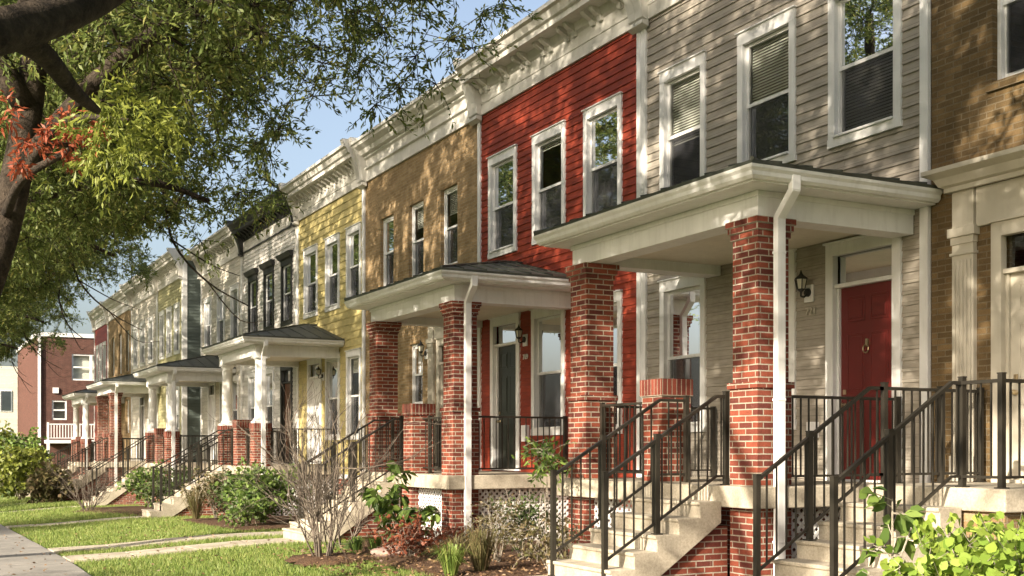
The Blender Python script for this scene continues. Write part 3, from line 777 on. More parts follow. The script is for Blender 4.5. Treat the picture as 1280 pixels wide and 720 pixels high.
def stoop(house, F, Xf, ya, yb, sy0, sy1, zs, zg, n=7, tread=0.28, base='tan'):
    MB().box(Xf, F-0.03, ya, yb, zs-0.21, zs).build('porch_floor', 'concrete', house, bevel=0.012)
    MB().box(Xf+0.06, F-0.04, ya+0.06, yb-0.06, zg-0.1, zs-0.212).build('porch_base', base, house)
    rise = stairs(house, Xf, zs, sy0-0.12, sy1+0.12, n, tread, zg, base)
    stair_rail(house, sy0, Xf, zs, n, tread, rise, xtop=0.14); stair_rail(house, sy1, Xf, zs, n, tread, rise, xtop=0.2)
    xr = Xf+0.12
    if sy0-ya > 0.3:
        railing(house, [((xr, ya+0.14, zs), (xr, sy0, zs))], [(xr, ya+0.14, zs, zs+1.03)])
        railing(house, [((xr, ya+0.14, zs), (F-0.05, ya+0.14, zs))], [(F-0.09, ya+0.14, zs, zs+1.0)])
    railing(house, [((xr, sy1, zs), (F-0.05, sy1, zs))], [((xr+F)/2+0.1, sy1, zs, zs+1.0), (F-0.09, sy1, zs, zs+1.0)])

def row_house(label, Y0, Y1, F, kind, openings, cor, cormat, zg=0, board=0.12, top=9.2, sidewall=False, group='row houses along the pavement', num=None):
    """openings: (type, a, b, z0, z1, opts)"""
    h = thing('row_house', label, 'house', (F, (Y0+Y1)/2, zg), group)
    brickish = kind in ('tan', 'shaded_tan', 'brown', 'brick')
    st = 'bare' if brickish else 'cased'
    holes = []; lh = []
    for o in openings:
        t, a, b, z0, z1 = o[:5]
        if t == 'window':
            holes.append(hole_of(a, b, z0, z1, st)); lh.append(lap_hole(a, b, z0, z1))
        elif t == 'door':
            holes.append((a+0.1, b-0.1, z0, z1-0.1)); lh.append((a+0.03, b-0.03, z0-0.2, z1-0.02))
        elif t == 'plaindoor':
            holes.append((a+0.02, b-0.02, z0, z1-0.02))
    m = MB(); a, b = Y0+0.006, Y1-0.006
    wall_panel(m, F, a, b, zg-0.3, top, holes, 0.16 if brickish else 0.05)
    D = F+11
    m.quad((F, a, zg-0.3), (D, a, zg-0.3), (D, a, top-0.1), (F, a, top-0.1)); m.quad((F, b, zg-0.3), (F, b, top-0.1), (D, b, top-0.1), (D, b, zg-0.3))
    m.quad((D, a, zg-0.3), (D, b, zg-0.3), (D, b, top-0.1), (D, a, top-0.1))
    if not brickish:
        ex = 0.19 if kind == 'yellow' else 0.127
        lap(m, F, a+board, b-board, zs0-0.35, 8.275, ex, lh)
    wl = m.build('wall', kind, h)
    if sidewall:
        m = MB(); lap(m, a, F, F+3, zs0-0.3, 8.9, 0.127, [], 'y'); m.build('side_wall', 'green', h)
        MB().box(F-0.03, F+0.14, a-0.04, a-0.001, zs0-0.4, 8.9).build('corner_board', 'white', h)
    m = MB(); m.box(F+0.01, D-0.01, a+0.01, b-0.01, top-0.28, top-0.2); m.build('flat_roof', 'flat', h)
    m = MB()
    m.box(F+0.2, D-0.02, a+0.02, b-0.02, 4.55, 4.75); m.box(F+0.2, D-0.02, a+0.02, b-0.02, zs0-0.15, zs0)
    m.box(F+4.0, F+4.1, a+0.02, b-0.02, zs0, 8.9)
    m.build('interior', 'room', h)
    if not brickish:
        cb = 'white' if cormat == 'white' else 'pale'
        for (p, q) in ((a, a+board), (b-board, b)):
            MB().box(F-0.05, F+0.01, p, q, zs0-0.4, 8.275).build('corner_board', cb, h, bevel=0.004)
        MB().box(F-0.04, F+0.005, a+board, b-board, zs0-0.36, zs0-0.25).build('skirt_board', cb, h)
        MB().box(F-0.012, F+0.002, a, b, zg-0.3, zs0-0.36).build('foundation_wall', 'brick', h)
    else:
        for o in openings:                                      # brick sills and flat arches
            if o[0] != 'window': continue
            t, p, q, z0, z1 = o[:5]
            MB().box(F-0.035, F+0.07, p-0.06, q+0.06, z0-0.09, z0-0.001).build('window_sill', 'soldier' if kind == 'brick' else kind, h)
    for o in openings:
        t, p, q, z0, z1 = o[:5]; opt = o[5] if len(o) > 5 else {}
        if t == 'window': window(h, F, p, q, z0, z1, st, opt.get('cover', 'blind'), opt.get('trim', 'white'), opt.get('drop', 0.5))
        elif t == 'door': door(h, F, p, q, z0, z1, opt.get('mat', 'reddoor'), opt.get('trim', 'white'))
        if opt.get('hood'):
            MB().prism([(F, z1+0.02), (F-0.10, z1+0.03), (F-0.16, z1+0.12), (F-0.18, z1+0.17), (F, z1+0.20)], p-0.08, q+0.08).build('window_hood', 'black', h)
    if cor: cornice(h, F, Y0, Y1, cor, cormat)
    return h
zs0 = 1.20
U0, U1, L0, L1 = 5.35, 7.33, 1.86, 4.15
W = 'window'
def slots(Y0, Y1, mirror=False):
    s = (Y1-Y0-5.88)/2
    return [(Y0+s+0.44, Y0+s+1.62), (Y0+s+2.26, Y0+s+3.44), (Y0+s+4.12, Y0+s+5.3)]

# grey house -------------------------------------------------
o3 = [(10.02, 11.22), (11.84, 13.02), (13.76, 14.9)]
grey = row_house('grey lap sided house with red front door and white window trim', 9.6, 15.4, 10.3, 'grey',
    [(W, *o3[0], U0, U1, dict(drop=0.97)), (W, *o3[1], U0, U1, dict(drop=0.6)), (W, *o3[2], U0, U1, dict(drop=0.55)),
     ('door', 10.02, 11.26, zs0, 4.15, dict(mat='reddoor')), (W, *o3[1], L0, 4.18, dict(drop=0.9)), (W, *o3[2], L0, L1, dict(drop=0.95))],
    'pairs', 'white')
porch(grey, 9.81, 10.3, 8.0, 1.21, 0.02)
wall_lamp(grey, 10.28, 11.57, 3.60)
number_text(grey, '721', 10.28, 11.54, 3.32, 0.13, 'stone')
m = MB(); m.box(10.2, 10.28, 11.4, 11.55, 1.75, 1.95); m.build('outlet_box', 'white', grey, bevel=0.005)
# red house --------------------------------------------------
red = row_house('red lap sided house with black front door and white cornice', 15.4, 21.3, 10.3, 'red',
    [(W, 15.98, 17.17, U0, U1, dict(drop=0.06)), (W, 17.8, 19.0, U0, U1, dict(drop=0.06)), (W, 19.63, 20.82, U0, U1, dict(drop=0.1)),
     (W, 15.98, 17.17, L0, L1, dict(drop=0.5)), (W, 17.82, 19.03, L0, L1, dict(cover='curtain')), ('door', 19.5, 20.72, zs0, 4.15, dict(mat='blackdoor'))],
    'pairs', 'white')
porch(red, 17.5, 10.3, 8.0, 1.18, 0.0, mirror=True)
wall_lamp(red, 10.28, 19.27, 3.64)
number_text(red, '719', 10.28, 19.27, 3.28, 0.13, 'white')
m = MB(); m.box(10.2, 10.28, 19.13, 19.32, 1.75, 2.05); m.build('meter_box', 'white', red, bevel=0.005)
# tan brick house in the middle -------------------------------
tanw = [(22.35, 23.2), (24.15, 25.0), (25.95, 26.8)]
def surround(h, F, ya, yb, zs, da, db, text=None):
    """painted door surround with fluted pilasters, frieze and cornice"""
    m = MB(); zt = 4.02
    for (p, q) in ((ya, ya+0.33), (yb-0.33, yb)):
        m.box(F-0.06, F, p+0.02, q-0.02, zs+0.001, zt-0.18); m.box(F-0.085, F, p, q, zs+0.001, zs+0.28)
        for k in range(5):
            c = p+0.06+0.0525*k; m.box(F-0.075, F-0.06, c-0.013, c+0.013, zs+0.3, zt-0.36)
        m.box(F-0.08, F, p, q, zt-0.30, zt-0.27); m.box(F-0.075, F, p+0.01, q-0.01, zt-0.18, zt-0.10); m.box(F-0.095, F, p-0.02, q+0.02, zt-0.10, zt)
        m.box(F-0.06, F, p+0.02, q-0.02, zt, zt+0.40)
    m.box(F-0.045, F, ya+0.33, yb-0.33, zt-0.02, zt+0.40)
    s = m.build('door_surround', 'stone', h, bevel=0.004)
    c = MB(); z = zt+0.40
    c.sweep([(F, yb), (F-0.06, yb), (F-0.06, ya), (F, ya)], [(-o, zz) for o, zz in [(0, z), (0.05, z), (0.05, z+0.05), (0.09, z+0.07), (0.13, z+0.15), (0.22, z+0.20), (0.22, z+0.25), (0, z+0.28)]])
    c.build('surround_cornice', 'stone', s)
tan = row_house('tan brick house between the red and yellow houses', 21.3, 27.85, 10.3, 'tan',
    [(W, *tanw[0], 5.5, 7.18, dict(drop=0.3)), (W, *tanw[1], 5.5, 7.18, dict(drop=0.3)), (W, *tanw[2], 5.5, 7.18, dict(drop=0.3)),
     ('door', 22.25, 23.35, zs0, 3.98, dict(mat='blackdoor', trim='stone')), (W, 24.2, 24.98, 2.6, 4.0, dict(drop=0.9)), (W, 25.98, 26.76, 2.6, 4.0, {})],
    'plain', 'white')
surround(tan, 10.3, 21.8, 23.8, 1.2, 22.3, 23.3)
stoop(tan, 10.3, 8.65, 21.5, 23.4, 22.06, 23.1, 1.2, -0.03)
wall_lamp(tan, 10.28, 23.9, 3.72)
# near tan brick house at the right edge ------------------------
nt_ = row_house('tan brick house with painted door surround at the right edge', 2.9, 9.6, 10.3, 'shaded_tan',
    [(W, 7.95, 8.76, 5.5, 7.2, dict(drop=0.1)), (W, 6.1, 6.9, 5.5, 7.2, {}), (W, 4.2, 5.0, 5.5, 7.2, {}),
     ('door', 7.52, 8.74, 1.25, 4.0, dict(mat='stone', trim='stone')), (W, 5.6, 6.4, 2.6, 4.0, {}), (W, 4.0, 4.8, 2.6, 4.0, {})],
    'plain', 'white')
surround(nt_, 10.3, 7.0, 9.27, 1.25, 7.6, 8.65)
number_text(nt_, '723', 10.255, 8.12, 4.14, 0.2, 'stone')
stoop(nt_, 10.3, 8.63, 7.2, 9.0, 7.8, 8.84, 1.25, 0.0)
# yellow house -------------------------------------------------
ys_ = [(28.1, 29.2), (29.75, 30.9), (31.6, 32.85)]
yel = row_house('yellow shingled house with white columned porch', 27.85, 33.5, 10.3, 'yellow',
    [(W, *ys_[0], U0, U1), (W, *ys_[1], U0, U1), (W, *ys_[2], U0, U1, dict(drop=0.1)), (W, *ys_[0], L0, L1, dict(drop=0.2)), (W, *ys_[1], L0, L1, dict(drop=0.2)),
     ('door', 31.25, 32.5, zs0, 4.15, dict(mat='white'))], 'row', 'white', zg=-0.12)
porch(yel, 29.75, 10.3, 8.0, 1.17, -0.2, 'white', n=8, tread=0.29, mirror=True)
wall_lamp(yel, 10.28, 31.08, 3.62)
# black trimmed grey house --------------------------------------
bs = [(34.0, 35.15), (35.95, 37.1), (37.85, 39.0)]
bt = dict(trim='black', hood=True)
blk = row_house('pale grey house with black cornice and black window hoods', 33.5, 39.8, 10.3, 'pale',
    [(W, *bs[0], U0, U1, dict(bt, drop=0.9)), (W, *bs[1], U0, U1, dict(bt, drop=0.9)), (W, *bs[2], U0, U1, dict(bt, drop=0.9)),
     ('door', 34.0, 35.2, zs0, 4.15, dict(mat='wooddoor', trim='black')), (W, *bs[1], L0, L1, dict(trim='white', cover='curtain')), (W, *bs[2], L0, L1, dict(trim='white'))],
    'row', 'black', zg=-0.2)
stoop(blk, 10.3, 8.65, 33.9, 35.6, 34.2, 35.2, 1.17, -0.2, n=8, base='brick')
# pale grey-white house -----------------------------------------
ps = [(40.3, 41.4), (42.3, 43.4), (44.3, 45.4)]
pal = row_house('pale beige sided house beside the green side wall', 39.8, 46.0, 10.3, 'offwhite',
    [(W, *ps[0], U0, U1), (W, *ps[1], U0, U1), (W, *ps[2], U0, U1), ('door', 43.6, 44.8, zs0, 4.15, dict(mat='white')), (W, *ps[0], L0, L1), (W, 41.9, 43.0, L0, L1)],
    'row', 'white', zg=-0.25)
porch(pal, 41.0, 10.3, 8.0, 1.12, -0.4, 'white', n=9, tread=0.26, mirror=True)
# forward block -----------------------------------------------
F2 = 9.6; P2 = 7.6
gs = [(46.6, 47.6), (48.1, 49.1), (49.6, 50.6)]
grn = row_house('dark green sided house standing forward of its neighbours', 46.0, 51.1, F2, 'lightgreen',
    [(W, *gs[0], U0, U1), (W, *gs[1], U0, U1), (W, *gs[2], U0, U1), (W, *gs[0], L0, L1), (W, *gs[1], L0, L1)], 'row', 'white', zg=-0.3, sidewall=True)
# the street face of this house is olive: a separate lap layer colour, as in the photo
wh = row_house('off white sided house with brick porch columns', 51.1, 57.4, F2, 'offwhite',
    [(W, 52, 53.1, U0, U1), (W, 54, 55.1, U0, U1), (W, 55.8, 56.8, U0, U1), (W, 52, 53.1, L0, L1), ('door', 54, 55.2, 1.1, 4.1, dict(mat='blackdoor'))], 'row', 'white', zg=-0.4)
porch(wh, 50.5, F2, P2, 1.1, -0.55, 'brick', n=9, tread=0.29)
brn = row_house('narrow tan brick house near the far end', 57.4, 64.5, F2, 'tan',
    [(W, 58.2, 59.0, U0, U1), (W, 60.4, 61.2, U0, U1), (W, 62.6, 63.4, U0, U1), (W, 58.2, 59, 2.4, 4.0), (W, 62.6, 63.4, 2.4, 4.0)], 'plain', 'white', zg=-0.45)
porch(brn, 59.3, F2, P2, 1.0, -0.7, 'white', n=10, tread=0.28)
rd2 = row_house('small bright red sided house farthest down the row', 64.5, 69.4, F2, 'red',
    [(W, 65.2, 66.2, U0, U1), (W, 66.6, 67.5, U0, U1), (W, 67.9, 68.8, U0, U1), (W, 65.2, 66.2, L0, L1)], 'plain', 'white', zg=-0.5)

# far brick building across the end
fb = thing('apartment_building', 'dark red brick building with white balcony across the end of the row', 'building', (12, 84, -0.6))
m = MB()
# face towards the camera at Y = 80 with its window openings
holes = [(9.65, 12.0, 6.05, 7.75), (8.46, 9.35, 3.5, 4.75)]
xs = sorted({7.6, 24, *[v for h in holes for v in h[:2]]}); zs = sorted({-1, 8.8, *[v for h in holes for v in h[2:]]})
for i in range(len(xs)-1):
    for j in range(len(zs)-1):
        xc, zc = (xs[i]+xs[i+1])/2, (zs[j]+zs[j+1])/2
        if any(a < xc < b and c < zc < d for a, b, c, d in holes): continue
        m.quad((xs[i], 80, zs[j]), (xs[i+1], 80, zs[j]), (xs[i+1], 80, zs[j+1]), (xs[i], 80, zs[j+1]))
for a, b, c, d in holes:
    m.quad((a, 80, c), (a, 80, d), (a, 80.15, d), (a, 80.15, c)); m.quad((b, 80, c), (b, 80.15, c), (b, 80.15, d), (b, 80, d))
    m.quad((a, 80, c), (a, 80.15, c), (b, 80.15, c), (b, 80, c)); m.quad((a, 80, d), (b, 80, d), (b, 80.15, d), (a, 80.15, d))
m.quad((7.6, 80, -1), (7.6, 80, 8.8), (7.6, 94.5, 8.8), (7.6, 94.5, -1)); m.quad((24, 80, -1), (24, 94.5, -1), (24, 94.5, 8.8), (24, 80, 8.8))
m.quad((7.6, 80, 8.8), (24, 80, 8.8), (24, 94.5, 8.8), (7.6, 94.5, 8.8))
m.build('wall', 'brown', fb)
MB().box(7.5, 24.1, 79.92, 80.02, 8.8, 9.05).build('coping', 'white', fb); MB().box(7.5, 7.62, 80.02, 94.5, 8.8, 9.05).build('coping', 'white', fb)
MB().box(7.62, 7.78, 79.85, 79.99, -0.8, 8.8).build('downspout', 'white', fb)
for a, b, c, d in holes:
    f = MB(); e = 0.1
    f.box(a, a+e, 80.05, 80.12, c, d); f.box(b-e, b, 80.05, 80.12, c, d); f.box(a, b, 80.04, 80.12, c, c+e); f.box(a, b, 80.04, 80.12, d-e, d)
    f.box(a, b, 80.045, 80.12, (c+d)/2-.05, (c+d)/2+.05)
    if b-a > 1.5: f.box((a+b)/2-.08, (a+b)/2+.08, 80.03, 80.12, c, d)
    wn = f.build('window', 'white', fb)
    MB().quad((a, 80.09, c), (b, 80.09, c), (b, 80.09, d), (a, 80.09, d)).build('pane', 'glass', wn)
    MB().quad((a, 80.3, c), (b, 80.3, c), (b, 80.3, d), (a, 80.3, d)).build('blind', 'blind', wn)
MB().box(8.5, 8.85, 79.9, 80, 5.2, 5.55).build('vent', 'white', fb)
m = MB(); m.box(8.0, 12.6, 78.4, 80, 2.0, 2.2); bal = m.build('balcony', 'white', fb)
m = MB(); m.box(8.0, 12.6, 78.4, 78.46, 3.15, 3.23); m.box(8.0, 12.6, 78.41, 78.45, 2.3, 2.35); x = 8.05
while x < 12.6: m.box(x, x+0.05, 78.41, 78.45, 2.35, 3.15); x += 0.17
for x in (8.0, 10.25, 12.5): m.box(x, x+0.12, 78.38, 78.49, 2.2, 3.3)
m.build('balcony_railing', 'white', bal)
for x in (8.0, 10.25, 12.4): MB().box(x, x+0.16, 78.4, 78.56, -0.8, 2.0).build('balcony_post', 'white', bal)
# pale building behind trees at far left
pb = thing('apartment_building', 'pale building with dark windows at the far left behind the bushes', 'building', (4, 120, -0.6))
MB().box(-2, 9.5, 118, 130, -1, 9.3).build('wall', 'offwhite', pb)
for z0 in (1.5, 5.2):
    for x in (6.6, 8.0):
        wn = MB().box(x-0.08, x+0.98, 117.93, 118.0, z0-.08, z0+1.88).build('window', 'white', pb)
        MB().box(x, x+0.9, 117.9, 117.94, z0, z0+1.8).build('pane', 'glass', wn)

# ------------------------------------------------------------------ vegetation
def rv(s=1.0): return Vector((rnd.gauss(0, s), rnd.gauss(0, s), rnd.gauss(0, s)))
def spray(pos, rad, n_tw, n_lf, droopy=0.25, flat=0.7):
    """twigs radiating from a point with leaves along them -> twig polylines and leaf arrays"""
    P, D, T = [], [], []
    for _ in range(n_tw):
        d = rv().normalized(); d.z = d.z*flat-droopy; d.normalize()
        L = rad*rnd.uniform(0.5, 1.25); a = Vector(pos); b = a+d*L*0.55+rv(0.05*rad); c = a+d*L+Vector((0, 0, -0.25*L*rnd.random()))
        T.append((a, b, c))
        for k in range(n_lf):
            t = rnd.uniform(0.15, 1.0); q = a.lerp(b, t*1.8) if t < 0.55 else b.lerp(c, (t-0.55)/0.45)
            P.append(q+rv(0.02)); D.append(d*0.9+rv(0.75)+Vector((0, 0, -droopy)))
    return P, D, T
def make_tree(name, label, trunk, limbs, center, radii, n_clumps, n_tw=6, n_lf=9, L=0.12, W_=0.03, seed=1, trad=0.26, extra=(), group='street trees', crad=0.56, gap=0.42, mat='oak', keep=None, extra_pts=(), openx=1.2, thin=0.55):
    """trunk: polyline; limbs: list of polylines with start radius; crown clumps fill an ellipsoid with holes"""
    global rnd; rnd = random.Random(seed)
    loc = Vector(trunk[0]); t = thing(name, label, 'tree', loc, group)
    mb = MB(); nodes = []
    def smooth_line(pts, k=4):
        pts = [Vector(p) for p in pts]; out = []
        for i in range(len(pts)-1):
            p0, p1, p2, p3 = pts[max(i-1, 0)], pts[i], pts[i+1], pts[min(i+2, len(pts)-1)]
            for j in range(k):
                u = j/k; out.append(0.5*((2*p1)+(p2-p0)*u+(2*p0-5*p1+4*p2-p3)*u*u+(3*p1-p0-3*p2+p3)*u**3))
        out.append(pts[-1]); return out
    tl = smooth_line(trunk); n = len(tl)
    mb.tube(tl, [trad*(1.0-0.62*i/(n-1))*(1.35 if i == 0 else 1.0) for i in range(n)], 14)
    for i, p in enumerate(tl):
        if p.z > 3.0: nodes.append((p, trad*(1.0-0.62*i/(n-1))))
    for pts, r0 in limbs:
        ll = smooth_line(pts); n = len(ll)
        mb.tube(ll, [r0*(1-0.72*i/(n-1)) for i in range(n)], 10)
        for i, p in enumerate(ll):
            if r0 > 0.04: nodes.append((p, r0*(1-0.72*i/(n-1))))
    c = Vector(center); clumps = []
    holes_ = [c+Vector((rnd.uniform(-1, 1)*radii[0], rnd.uniform(-1, 1)*radii[1], rnd.uniform(-.3, 1)*radii[2])) for _ in range(26)]
    tries = 0
    while len(clumps) < n_clumps and tries < n_clumps*40:
        tries += 1
        q = rv().normalized()*rnd.uniform(0.35, 1.0)**0.5
        bumpy = 1+0.16*math.sin(q.x*5+seed)+0.14*math.cos(q.y*6+2*seed)
        p = c+Vector((q.x*radii[0]*bumpy, q.y*radii[1]*bumpy, q.z*(radii[2] if q.z > 0 else radii[3])))
        if any((p-h).length < gap*2.4 for h in holes_): continue
        if keep and not keep(p): continue
        if p.z < c.z+1.2 and rnd.random() < thin: continue
        if p.x-loc.x < openx and -1.2 < p.z-(8.6-p.x)*0.5234 < 2.5 and rnd.random() < 0.9: continue     # clumps left out of the crown so low sun reaches steps and porches
        clumps.append(p)
    clumps += [Vector(p) for p in extra_pts]
    clumps.sort(key=lambda p: (p-tl[-1]).length)
    P, D = [], []
    tw = MB()
    for p in clumps:
        best = min(nodes, key=lambda nd: (nd[0]-p).length*(1 if nd[0].z < p.z+0.8 else 1.6))
        a, ra = best; dist = (p-a).length
        if dist > 0.3:
            midp = a.lerp(p, 0.5)+Vector((rnd.gauss(0, .12*dist), rnd.gauss(0, .12*dist), 0.10*dist*rnd.random()))
            r0 = min(ra*0.7, 0.015+0.022*dist)
            line = smooth_line([a, midp, p], 3)
            mb.tube(line, [r0*(1-0.75*i/(len(line)-1)) for i in range(len(line))], 6, cap=False)
            for i, q in enumerate(line[1:]): nodes.append((q, max(0.010, r0*(1-0.75*(i+1)/(len(line)-1)))))
        a_, b_, c_ = spray(p, crad*rnd.uniform(.75, 1.15), n_tw, n_lf, 0.06)
        P += a_; D += b_
        for k in c_: tw.tube([k[0], k[1], k[2]], [0.007, 0.005, 0.002], 3, cap=False)
    tr_o = mb.build('trunk', 'bark', t, smooth=True)
    tw.build('twigs', 'bark', t)
    leaves('crown', mat, t, np.array([tuple(p) for p in P]), np.array([tuple(d) for d in D]), L, W_, 0.12)
    for nm, m_, pts, nt2, nl2, rr in extra:
        P, D = [], []
        for p in pts:
            a_, b_, c_ = spray(p, rr, nt2, nl2); P += a_; D += b_
        leaves(nm, m_, t, np.array([tuple(p) for p in P]), np.array([tuple(d) for d in D]), 0.075, 0.022, 0.15)
    return t

def clear_of_houses(p): return p.x < 6.3 and p.z > 4.9
near = make_tree('street_tree', 'big oak whose thick limb crosses the top left corner', [(-1.5, 5.0, -.2), (-1.4, 5.0, 1.6), (-1.2, 5.1, 3.0), (-1.1, 4.9, 5), (-1, 4.6, 8), (-.8, 4.4, 11)],
    [([(-1.2, 5.1, 2.9), (-.3, 5.6, 3.3), (.4, 6.2, 3.62), (1.15, 7.2, 4.35), (1.9, 8.4, 5.5), (2.6, 9.4, 7.0)], 0.16),
     ([(.3, 6.1, 3.62), (.62, 6.6, 3.70), (.85, 7.0, 3.62), (1.05, 7.5, 3.66)], 0.085),
     ([(-1.1, 4.9, 5), (-.2, 3, 7), (.8, 1, 9)], 0.12), ([(-1.1, 4.9, 4.5), (-2.5, 5.5, 7), (-4, 6, 9)], 0.12), ([(-1, 4.7, 6), (1, 5.5, 8.5), (2.4, 6, 10.5)], 0.12)],
    (-0.6, 4.4, 7.4), (5.6, 6.0, 9.5, 2.0), 1250, 8, 16, 0.12, 0.04, openx=9, seed=3, trad=0.34, gap=0.5,
    keep=lambda p: p.z > 5.2 and (p.x < 0.62*p.y or p.y < 3.0 or (p.z-1.6)/(0.46*p.x+0.888*p.y+0.01) > 0.40))
def px(u, v, d):                                     # point seen at reference pixel (u, v) at camera depth d, for placing tree limbs in space
    a = R(27.4); rx = (u-640)/1470*d; z = 1.6+(562-v)/1470*d
    return Vector((math.cos(a)*rx+math.sin(a)*d, -math.sin(a)*rx+math.cos(a)*d, z))
redpts = [px(42, 180, 9.5), px(62, 165, 9.6), px(22, 203, 9.4), px(72, 150, 9.6), px(6, 140, 9.8), px(98, 172, 10), px(112, 160, 10.4), px(85, 190, 10.2)]
limepts = [px(140, 130, 9.0), px(165, 150, 9.2), px(130, 165, 9.1), px(190, 140, 9.5), px(160, 185, 9.3), px(225, 165, 9.8), px(120, 190, 9.6)]
hang = [px(430, 20, 13.5), px(480, 40, 13.5), px(520, 70, 13.6), px(560, 50, 14), px(500, 110, 13.8), px(470, 130, 14), px(545, 105, 14), px(600, 20, 14), px(400, 60, 14), px(380, 100, 14.5),
        px(330, 200, 16), px(350, 160, 16), px(300, 240, 17), px(340, 230, 17), px(250, 300, 18), px(450, 80, 14), px(590, 60, 14.4), px(630, 5, 14.5)]
t1 = make_tree('street_tree', 'leaning oak with red and yellow leaf clusters, second tree along the pavement', [(-.35, 12.4, -.2), (.1, 12.4, 1.6), (.65, 12.5, 3.0), (1.0, 12.6, 4.3), (1.2, 12.7, 6), (1.1, 12.9, 8.5), (1.2, 13, 11)],
    [([(1.0, 12.6, 4.3), (2.0, 12.4, 5.6), (3.4, 12.4, 6.6), (4.6, 12.6, 7.0)], 0.12), ([(1.1, 12.6, 5), (0, 12.5, 6.5), (-2, 12, 8)], 0.13),
     ([(1.15, 12.7, 5.6), (1.8, 14, 6.8), (2.6, 15.6, 7.6)], 0.11), ([(1.1, 12.7, 6), (1.6, 11, 7.4), (2.2, 9.6, 8.4)], 0.1),
     ([(.9, 12.5, 3.9), (.95, 11.2, 4.0), tuple(px(90, 185, 10.2)), tuple(px(45, 180, 9.6))], 0.05), ([(1.0, 12.6, 4.2), (1.3, 11.5, 4.6), tuple(px(160, 150, 9.4))], 0.05)],
    (1.0, 12.8, 7.2), (5.2, 5.3, 10, 1.9), 1400, 8, 18, 0.085, 0.027, seed=8, trad=0.21, gap=0.42,
    keep=lambda p: p.z > 5.4 and p.x/max(p.y, 1) < 0.50,
    extra=[('red_leaves', 'oakred', redpts, 5, 14, 0.17), ('lime_leaves', 'yel_l', limepts, 10, 20, 0.42)], extra_pts=hang)
t2 = make_tree('street_tree', 'spreading oak, third tree along the pavement, branches reaching over the lawn', [(-.8, 20.5, -.2), (-.6, 20.5, 2), (-.2, 20.6, 4), (0, 20.7, 6), (.1, 21, 9), (.2, 21, 12)],
    [([(-.2, 20.6, 4), (1.4, 20.2, 5.4), (3.4, 20.0, 6.0), (4.6, 20, 5.8)], 0.13), ([(-.1, 20.6, 5), (-2, 20.5, 7), (-4, 20.5, 8.5)], 0.13),
     ([(1.4, 20.2, 5.4), tuple(px(180, 200, 21)), tuple(px(215, 300, 20.6)), tuple(px(259, 352, 20.2)), tuple(px(310, 382, 20))], 0.035), ([tuple(px(215, 300, 20.6)), tuple(px(262, 330, 20)), tuple(px(300, 345, 19.6))], 0.018), ([tuple(px(259, 352, 20.2)), tuple(px(300, 400, 20)), tuple(px(335, 400, 19.6))], 0.014),
     ([(0, 20.6, 5), (1.2, 22, 6.6), (2.2, 24, 7.6)], 0.12), ([(0, 20.6, 5), (.8, 18.8, 6.8), (1.6, 17, 8)], 0.12)],
    (0.4, 20.8, 7.0), (5.7, 5.8, 10, 2.1), 1450, 8, 16, 0.105, 0.036, seed=21, trad=0.3, gap=0.45, keep=lambda p: p.z > 4.8 and p.x < 6.4)
def place_tree(src, label, x, y, z, rot, s, group='street trees'):
    c = copy_tree(src); c.location = (x, y, z); c.rotation_euler = (0, 0, rot); c.scale = (s, s, s); c['label'] = label; c['group'] = group; return c
place_tree(t2, 'fourth oak along the pavement, beyond the spreading oak', -.9, 31, 0.1, 0.3, 1.1)
place_tree(t2, 'fifth oak along the pavement, opposite the beige sided house', -1, 42.5, 0.2, -0.4, 1.15)
place_tree(t2, 'sixth oak along the pavement, opposite the green sided house', -.8, 54, 0.2, 0.15, 1.15)
place_tree(t2, 'seventh oak along the pavement, far down the street', -.5, 66, 0.1, -.2, 1.1)
place_tree(t2, 'farthest oak along the pavement, in front of the pale building', 2, 96, -.8, 3.0, 0.9)
for i, (x, y, r_, s) in enumerate([(-1.3, -3.8, 0.1, 1.0)]):
    place_tree(t2, 'oak on the pavement behind the camera', x, y, -.2, r_, s)
for i, (x, y, r_, s) in enumerate([(-18, 7, 1.2, .64), (-18, 24, 3.3, .78), (-18, 43, 5.0, .82)]):
    place_tree(t2, 'oak across the street, '+['opposite the grey house', 'opposite the tan and yellow houses', 'opposite the green sided house'][i], x, y, -.4, r_, s, 'trees across the street')

def shrub(name, label, base, rad, h, n, mat, leaf=0.06, lw=0.03, seed=1, stem='stem', stems=9, cat='shrub', group=None, z0=0.12, nl=10):
    global rnd; rnd = random.Random(seed); b = Vector(base)
    t = thing(name, label, cat, b, group); P, D = [], []; mb = MB()
    tips = []
    for i in range(stems):
        a = rnd.uniform(0, 6.28); r_ = rad*rnd.uniform(.2, .9); tip = b+Vector((r_*math.cos(a), r_*math.sin(a), h*rnd.uniform(.55, .95)))
        mb.tube([b+Vector((rnd.gauss(0, .03), rnd.gauss(0, .03), -.02)), b.lerp(tip, .5)+rv(.04), tip], [0.010, 0.007, 0.004], 4)
    for i in range(n):
        q = rv().normalized()*(rnd.random()**0.4)
        k = 1+0.22*math.sin(5*q.x+seed)+0.2*math.cos(6*q.y+seed)
        p = b+Vector((q.x*rad*k, q.y*rad*k, h*(z0+(1-z0)*(0.5+0.5*q.z*k*0.95))))
        a_, b_, c_ = spray(p, leaf*3.0, 2, nl//2, -0.1); P += a_; D += b_
        for kk in c_: mb.tube(kk, 0.0025, 3, cap=False)
    mb.build('stems', stem, t)
    leaves('foliage', mat, t, np.array([tuple(p) for p in P]), np.array([tuple(d) for d in D]), leaf, lw, 0.1, oval=True)
    return t
